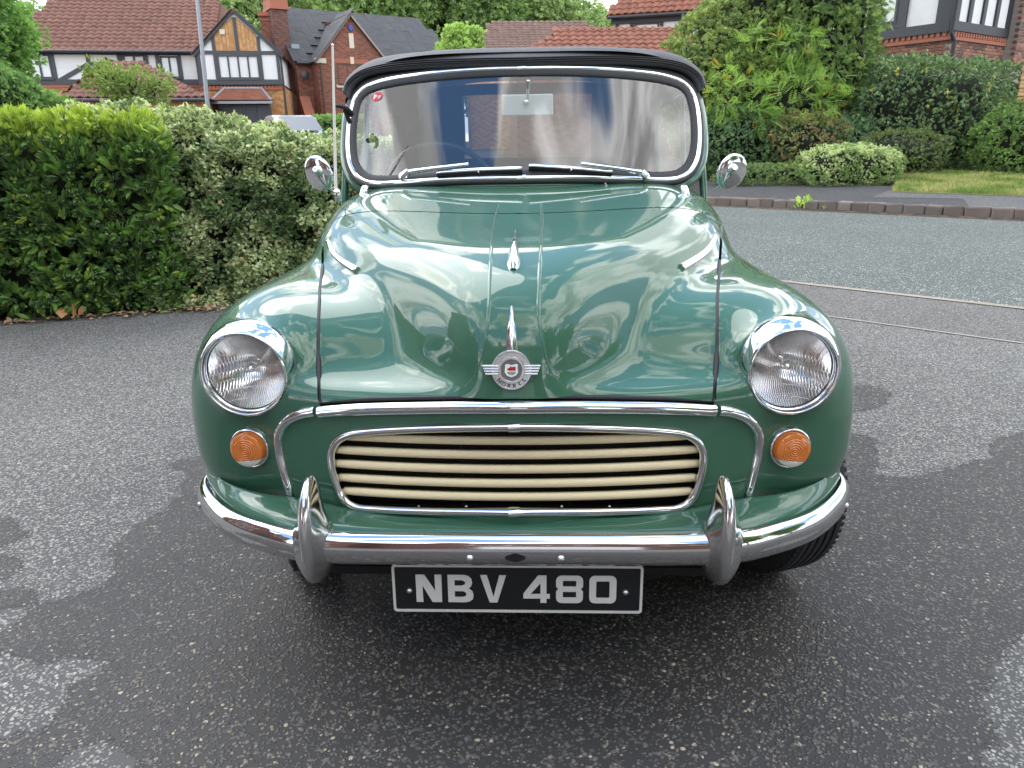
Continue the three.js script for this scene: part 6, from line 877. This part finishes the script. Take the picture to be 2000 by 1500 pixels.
// ---- black fabric top
const cloth = tex(256, 256, (u, v, i, j) => { const w = ((i >> 1) + (j >> 1)) % 2 ? 0.62 : 0.5, s = w + 0.25 * tile2(u, v, 10, 3) + ((i * 7 + j * 13) % 11) * 0.012; return [s, s, s]; }, false, [40, 40]);
const fabric = std([0.055, 0.056, 0.060], 0.68, 0, { bumpMap: cloth, bumpScale: 0.0006 });
const lining = std([0.022, 0.022, 0.024], 0.9);
const vinyl = std([0.010, 0.010, 0.012], 0.42);
{
  const top = new THREE.Group(); top.name = 'fabric_top'; car.add(top);
  // arches of the roof from the front rail to behind the seats
  const arch = (z, w, yb, yt, n = 4.2, N = 48) => { const o = []; for (let i = 0; i <= N; i++) { const a = Math.PI * i / N, c = Math.cos(a), s = Math.sin(a); o.push(V(-w * Math.sign(c) * Math.abs(c) ** (2 / n), yb + (yt - yb) * s ** (2 / 2.6), z - (0.42 * (w * c) ** 2 + 0.05 * c ** 4) * smooth(-2.2, -1.1, z))); } return o; };
  const st = [[-1.105, 0.567, 1.345, 1.447], [-1.13, 0.572, 1.335, 1.457], [-1.18, 0.578, 1.33, 1.468], [-1.27, 0.58, 1.32, 1.476], [-1.5, 0.585, 1.31, 1.494], [-1.8, 0.585, 1.30, 1.50], [-2.1, 0.58, 1.28, 1.49], [-2.35, 0.57, 1.1, 1.455]];
  const rows = st.map((a) => arch(...a)), T = rows[0].map((_, j) => curve(rows.map((r) => r[j]), 40)), R = T[0].map((_, i) => T.map((c) => c[i]));
  part('roof_cloth', grid(R, { flip: false, uvScale: [1.2, 1.4] }), fabric, top);
  // front rail: thick rolled lip over the screen, drooping at the ends
  const rail = curve([[673, 183], [680, 163], [702, 144], [740, 131.5], [800, 124], [900, 119], [1022, 117]].map(([x, y]) => hit(x, y, (a, b, c) => c - (zws(a, b) + 0.018 - 0.04 * Math.max(0, Math.abs(a) - 0.4)), 1, 4)), 60);
  rail.forEach((p) => p.x = -Math.abs(p.x)); rail[60].x = 0;
  const whole = [...rail, ...rail.slice(0, -1).reverse().map((p) => V(-p.x, p.y, p.z))], fr = whole.map(() => V(0, 0.25, 1));
  const k = (i) => smooth(0.78, 1, Math.abs(i - 60) / 60);
  const lipRows = whole.map((p, i) => { const e = k(i), s = Math.sign(p.x), a = (dy, dz) => { const d = V(s * dy * 0.55 * e, dy * (1 - 0.35 * e), dz); return p.clone().add(d); };
    return curve([a(0.052, -0.17), a(0.040, -0.085), a(0.026, -0.035), a(0.0135, -0.008), a(0.004, 0.006), a(-0.006, 0.011), a(-0.017 - 0.012 * e, 0.007), a(-0.022 - 0.018 * e, -0.012), a(-0.020 - 0.012 * e, -0.04)], 22); });
  part('front_rail', grid(lipRows, { flip: false, uvScale: [0.3, 1.3] }), fabric, top);
  const endCap = (i) => { const r = lipRows[i], c = r.reduce((s, p) => s.add(p), V(0, 0, 0)).multiplyScalar(1 / r.length); c.x += Math.sign(c.x) * 0.012; return grid([r.map(() => c.clone()), r]); };
  for (const i of [0, whole.length - 1]) part('rail_end', endCap(i), fabric, top);
  for (const [off, dz, r] of [[0.0045, 0.0068, 0.0022], [-0.0015, 0.0108, 0.0022], [-0.0075, 0.0112, 0.0024]]) { const q = whole.map((p, i) => { const e = k(i), s = Math.sign(p.x); return p.clone().add(V(s * off * 0.55 * e, off * (1 - 0.35 * e) + 0.0012, dz)); }); part('piping', tube(q.filter((_, i) => i % 3 === 0), r, 120, 6), vinyl, top); }
  part('inner_lip', grid(whole.map((p, i) => { const e = k(i); const a = p.clone().add(V(0, -0.014 - 0.01 * e, 0.0)), c = 0; return curve([a, a.clone().add(V(0, -0.009, -0.006)), V(p.x * 0.99, p.y - 0.023, p.z - 0.026), V(p.x * 0.99, p.y - 0.018, p.z - 0.06)], 8); })), vinyl, top);
  // rear quarter and back with its window opening
  const back = (z, y, w, x) => V(x * w, y, z);
  const bz = [[-2.35, 1.445, 0.52], [-2.45, 1.40, 0.52], [-2.58, 1.28, 0.53], [-2.68, 1.12, 0.55], [-2.74, 0.98, 0.58]];
  const cols = [-1, -0.8, -0.62, 0.62, 0.8, 1], pane = [];
  const bent = (x) => 0.16 * Math.abs(x) ** 3;
  const strip = (a, b, i0, i1, n = 8) => grid(Array.from({ length: 9 }, (_, r) => { const t = lerp(i0, i1, r / 8), i = Math.min(3, Math.floor(t)), f = t - i, q = bz[i], s = bz[i + 1]; return Array.from({ length: n + 1 }, (_, c) => { const x = lerp(a, b, c / n); return V(x * lerp(q[2], s[2], f), lerp(q[1], s[1], f) - 0.05 * Math.abs(x) ** 4 * (1 - t / 4), lerp(q[0], s[0], f) + bent(x)); }); }));
  part('rear_cloth', [strip(-1, -0.62, 0, 4), strip(0.62, 1, 0, 4), strip(-0.62, 0.62, 0, 1), strip(-0.62, 0.62, 3.2, 4)], lining, top);
  part('rear_window', strip(-0.62, 0.62, 1, 3.2), phys([0.42, 0.45, 0.44], 0.02, 0, { transmission: 1, thickness: 0, ior: 1.5 }), top);
  for (const s of [-1, 1]) part('quarter_cloth', grid([0, 1, 2, 3, 4, 5].map((r) => { const t = r / 5; return [V(s * 0.583, lerp(1.31, 0.95, t), lerp(-2.0, -1.95, t)), V(s * 0.58, lerp(1.31, 0.95, t), -2.2), V(s * 0.565, lerp(1.3, 0.95, t), lerp(-2.3, -2.42, t)), V(s * 0.52, lerp(1.4, 0.98, t), lerp(-2.35, -2.62, t))]; })), lining, top);
}
// ---- rear body, doors, cabin
{
  const tub = (x, y, z) => {
    x = Math.abs(x);
    const main = quad(x, y - 0.60, z + 2.0, 5, 4, 6, 0.735, 0.37, 1.15), boot = quad(x, y - 0.62, z + 2.75, 3, 3.2, 2.6, 0.60, 0.36, 0.66);
    const wing = quad(x - 0.52, y - 0.5, z + 2.63, 2.4, 2.4, 2.6, 0.25, 0.33, 0.62);
    return smin(smin(main, boot, 0.12), wing, 0.07);
  };
  const g = nets(tub, [-0.82, 0.2, -3.5], [0.82, 1.02, -0.75], 0.03);
  const open = (p) => Math.max(Math.abs(p.x) - 0.60, -2.5 - p.z, p.z + 0.9, 0.86 - p.y);
  const arch = (p) => Math.max(Math.hypot(p.y - 0.29, p.z + 2.63) - 0.33, 0.4 - Math.abs(p.x));
  const door = (p) => Math.min(-1.0 - p.z, p.z + 1.92, p.y - 0.36, Math.abs(p.x) - 0.55);
  part('rear_body', clip(g, (p) => Math.min(open(p), arch(p), -door(p), p.y - 0.28)), M.paint, car);
  for (const s of [-1, 1]) { const d = part('door', clip(g, (p) => Math.min(door(p) - 0.003, s * p.x, open(p))), M.paint, car); part('door_handle', [box(0.012, 0.016, 0.1, s * 0.745, 0.82, -1.78, 0.005)], M.chrome, d);
    const fr = [V(s * 0.60, 0.9, -1.0), V(s * 0.585, 1.15, -1.08), V(s * 0.565, 1.315, -1.2), V(s * 0.56, 1.325, -1.5), V(s * 0.565, 1.30, -1.85), V(s * 0.6, 0.9, -1.92)];
    part('window_frame', [tube(fr, 0.012, 60, 8), rod(V(s * 0.592, 0.9, -1.3), V(s * 0.562, 1.31, -1.32), 0.009)], M.paint, d);
    part('side_window', grid([fr.map((p) => V(s * 0.6, 0.88, p.z)), fr]), M.glass, d); }
  const inside = std([0.05, 0.045, 0.042], 0.85), trim = std([0.23, 0.035, 0.035], 0.6);
  part('floor_pan', [box(1.2, 0.03, 2.5, 0, 0.26, -1.95)], M.black, car);
  part('bulkhead', [box(1.24, 0.62, 0.02, 0, 0.6, -1.02)], M.black, car);
  part('dashboard', nets((x, y, z) => (Math.pow(Math.pow(Math.abs(x) / 0.565, 8) + Math.pow(Math.abs(y - 0.94) / 0.085, 3) + Math.pow(Math.abs(z + 1.11) / 0.1, 3), 0.33) - 1) * 0.09, [-0.6, 0.82, -1.25], [0.6, 1.06, -0.98], 0.02), std([0.06, 0.14, 0.10], 0.5), car);
  const wh = new THREE.Group(); wh.name = 'steering_wheel'; car.add(wh);
  part('wheel_ring', new THREE.TorusGeometry(0.2, 0.010, 10, 48), std([0.05, 0.05, 0.05], 0.3), wh);
  part('wheel_spokes', [rod(V(-0.2, 0, 0), V(0.2, 0, 0), 0.005), rod(V(0, 0, 0), V(0, -0.2, 0), 0.005), new THREE.SphereGeometry(0.035, 16, 10).scale(1, 1, 0.5)], M.steel, wh);
  wh.position.set(-0.31, 1.0, -1.36); wh.rotation.x = 0.55;
  for (const s of [-1, 1]) { const seat = new THREE.Group(); seat.name = 'seat'; car.add(seat); part('seat_cushion', box(0.5, 0.16, 0.5, s * 0.3, 0.5, -1.65, 0.06), trim, seat); const b = part('seat_back', box(0.5, 0.52, 0.13, 0, 0, 0, 0.055), trim, seat); b.position.set(s * 0.3, 0.74, -1.93); b.rotation.x = 0.2; }
  part('rear_bench', [box(1.1, 0.4, 0.15, 0, 0.78, -2.5, 0.06), box(1.1, 0.15, 0.45, 0, 0.5, -2.25, 0.06)], trim, car);
  const mp = atZ(1030, 205, -1.08), mir = new THREE.Group(); mir.name = 'interior_mirror'; car.add(mir);
  part('mirror_back', box(0.168, 0.066, 0.012, mp.x, mp.y, mp.z, 0.005), std([0.55, 0.58, 0.58], 0.25, 0.3), mir);
  part('mirror_stem', [rod(V(mp.x, mp.y, mp.z + 0.005), V(mp.x + 0.004, mp.y + 0.07, mp.z + 0.05), 0.005), new THREE.SphereGeometry(0.011, 12, 8).translate(mp.x - 0.004, mp.y + 0.008, mp.z + 0.012)], M.chrome, mir);
}
// ---- door mirrors, aerial, black clamp
for (const s of [-1, 1]) {
  const m = new THREE.Group(); m.name = 'door_mirror'; car.add(m);
  const c = s < 0 ? atZ(622.5, 339, -0.84) : atZ(1429, 335.5, -0.84), dir = V(s * 0.30, -0.2, 1).normalize();
  const pr = []; for (let k = 0; k <= 18; k++) { const a = Math.PI / 2 * k / 18; pr.push(new THREE.Vector2(Math.max(0.0515 * Math.sin(a), 1e-4), 0.014 * Math.cos(a))); } pr.push(new THREE.Vector2(0.052, -0.004), new THREE.Vector2(0.0495, -0.006), new THREE.Vector2(0.0001, -0.006));
  const q = new THREE.Quaternion().setFromUnitVectors(V(0, 1, 0), dir), g = (x) => x.applyQuaternion(q).translate(c.x, c.y, c.z);
  part('mirror_head', g(new THREE.LatheGeometry(pr.slice().reverse(), 48).rotateY(0.2).scale(0.92, 1, 1.03)), M.chrome, m);
  part('mirror_boss', g(new THREE.LatheGeometry([[0.0001, 0.030], [0.0045, 0.0295], [0.006, 0.025], [0.0115, 0.0235], [0.015, 0.020], [0.0165, 0.014], [0.017, 0.008]].map(([r, y]) => new THREE.Vector2(r, y)).reverse(), 28).translate(-s * 0.010, 0, -0.008)), M.chrome, m);
  const a = c.clone().add(V(-s * 0.010, -0.008, 0.03)), e = s < 0 ? atZ(655, 378, -0.87) : atZ(1393, 372, -0.87);
  part('mirror_arm', tube([a, a.clone().lerp(e, 0.4).add(V(0, -0.004, 0.004)), e.clone()], 0.0035, 20, 8), M.steel, m);
  if (s < 0) part('mirror_foot', nets((x, y, z) => (Math.pow(Math.abs(x) / (0.012 + y * 0.1), 2.4) + Math.pow(Math.abs(y) / 0.021, 2.4) + Math.pow(Math.abs(z) / 0.012, 2.4) - 1) * 0.006, [-0.02, -0.025, -0.02], [0.02, 0.025, 0.02], 0.0035).translate(e.x + 0.006, e.y - 0.006, e.z), M.chrome, m);
}
{
  const a = new THREE.Group(); a.name = 'aerial'; car.add(a);
  const p0 = atZ(656, 368, -0.88), p1 = atZ(649.5, 88, -0.90);
  part('aerial_rod', rod(p0, p1, 0.0052, 0.0032, 10), std([0.78, 0.74, 0.66], 0.35), a);
  part('aerial_tip', new THREE.SphereGeometry(0.0042, 10, 8).translate(p1.x, p1.y, p1.z), M.steel, a);
  const c = atZ(664, 209, -1.02);
  part('hood_clamp', [sweep(curve([atZ(651, 206, -1.0), atZ(664, 207.5, -1.0), atZ(678, 213, -1.02), atZ(686, 224, -1.04)], 14), oval(0.0065, 0.006, 8), V(0, 1, 0.4), { scale: (t) => 0.8 + 0.9 * t }), rod(atZ(672, 213, -1.02), atZ(684, 240, -1.04), 0.006, 0.008)], M.dark, car);
}
// ---- wheels, the front pair turned to the right
for (const [x, z, t] of [[-0.63, -0.45, 0.36], [0.662, -0.45, 0.36], [-0.62, -2.63, 0], [0.62, -2.63, 0]]) {
  const w = new THREE.Group(); w.name = 'wheel'; car.add(w); w.position.set(x, 0.286, z); w.rotation.y = t;
  const hw = 0.074, prof = [[0.185, -0.05], [0.20, -0.066], [0.235, -hw], [0.262, -0.071], [0.277, -0.062], [0.2835, -0.052]];
  for (let k = 0; k < 5; k++) { const c = lerp(-0.042, 0.042, k / 4); prof.push([0.2862, c - 0.0075], [0.2866, c + 0.0060]); if (k < 4) prof.push([0.2790, c + 0.0075], [0.2790, c + 0.0130]); }
  prof.push([0.2835, 0.052], [0.277, 0.062], [0.262, 0.071], [0.235, hw], [0.20, 0.066], [0.185, 0.05]);
  part('tyre', toCreasedNormals(new THREE.LatheGeometry(prof.map(([r, y]) => new THREE.Vector2(r, y)), 72).rotateZ(Math.PI / 2), 0.5), std([0.016, 0.016, 0.017], 0.72), w);
  const s = Math.sign(x), rim = [[0.19, -0.055], [0.178, -0.05], [0.17, -0.02], [0.165, 0.02], [0.12, 0.035], [0.0001, 0.03]];
  part('rim', new THREE.LatheGeometry(rim.map(([r, y]) => new THREE.Vector2(r, y)), 48).rotateZ(-s * Math.PI / 2), std([0.5, 0.5, 0.48], 0.4, 0.2), w);
  part('hub_cap', new THREE.SphereGeometry(0.1, 28, 12, 0, 6.3, 0, 1.5).scale(1, 0.35, 1).translate(0, 0.03, 0).rotateZ(-s * Math.PI / 2), M.chrome, w);
  const blocks = []; for (let k = 0; k < 84; k++) { const a = k / 84 * 6.2832; for (const sd of [-1, 1]) blocks.push(box(0.012, 0.005, 0.0115, sd * 0.0555, 0.2815, 0).rotateX(a)); }
  tag(part('tread_block', blocks, std([0.014, 0.014, 0.015], 0.75), w), null, null, null, 'stuff');
}
part('wheel_well', [box(0.02, 0.55, 0.8, -0.43, 0.5, -0.5), box(0.02, 0.55, 0.8, 0.43, 0.5, -0.5), box(0.9, 0.02, 0.9, 0, 0.24, -0.45), box(1.24, 0.3, 0.02, 0, 0.42, -0.93), box(0.86, 0.16, 0.02, 0, 0.31, -0.05)], M.black, car);
renderer.render(scene, camera);
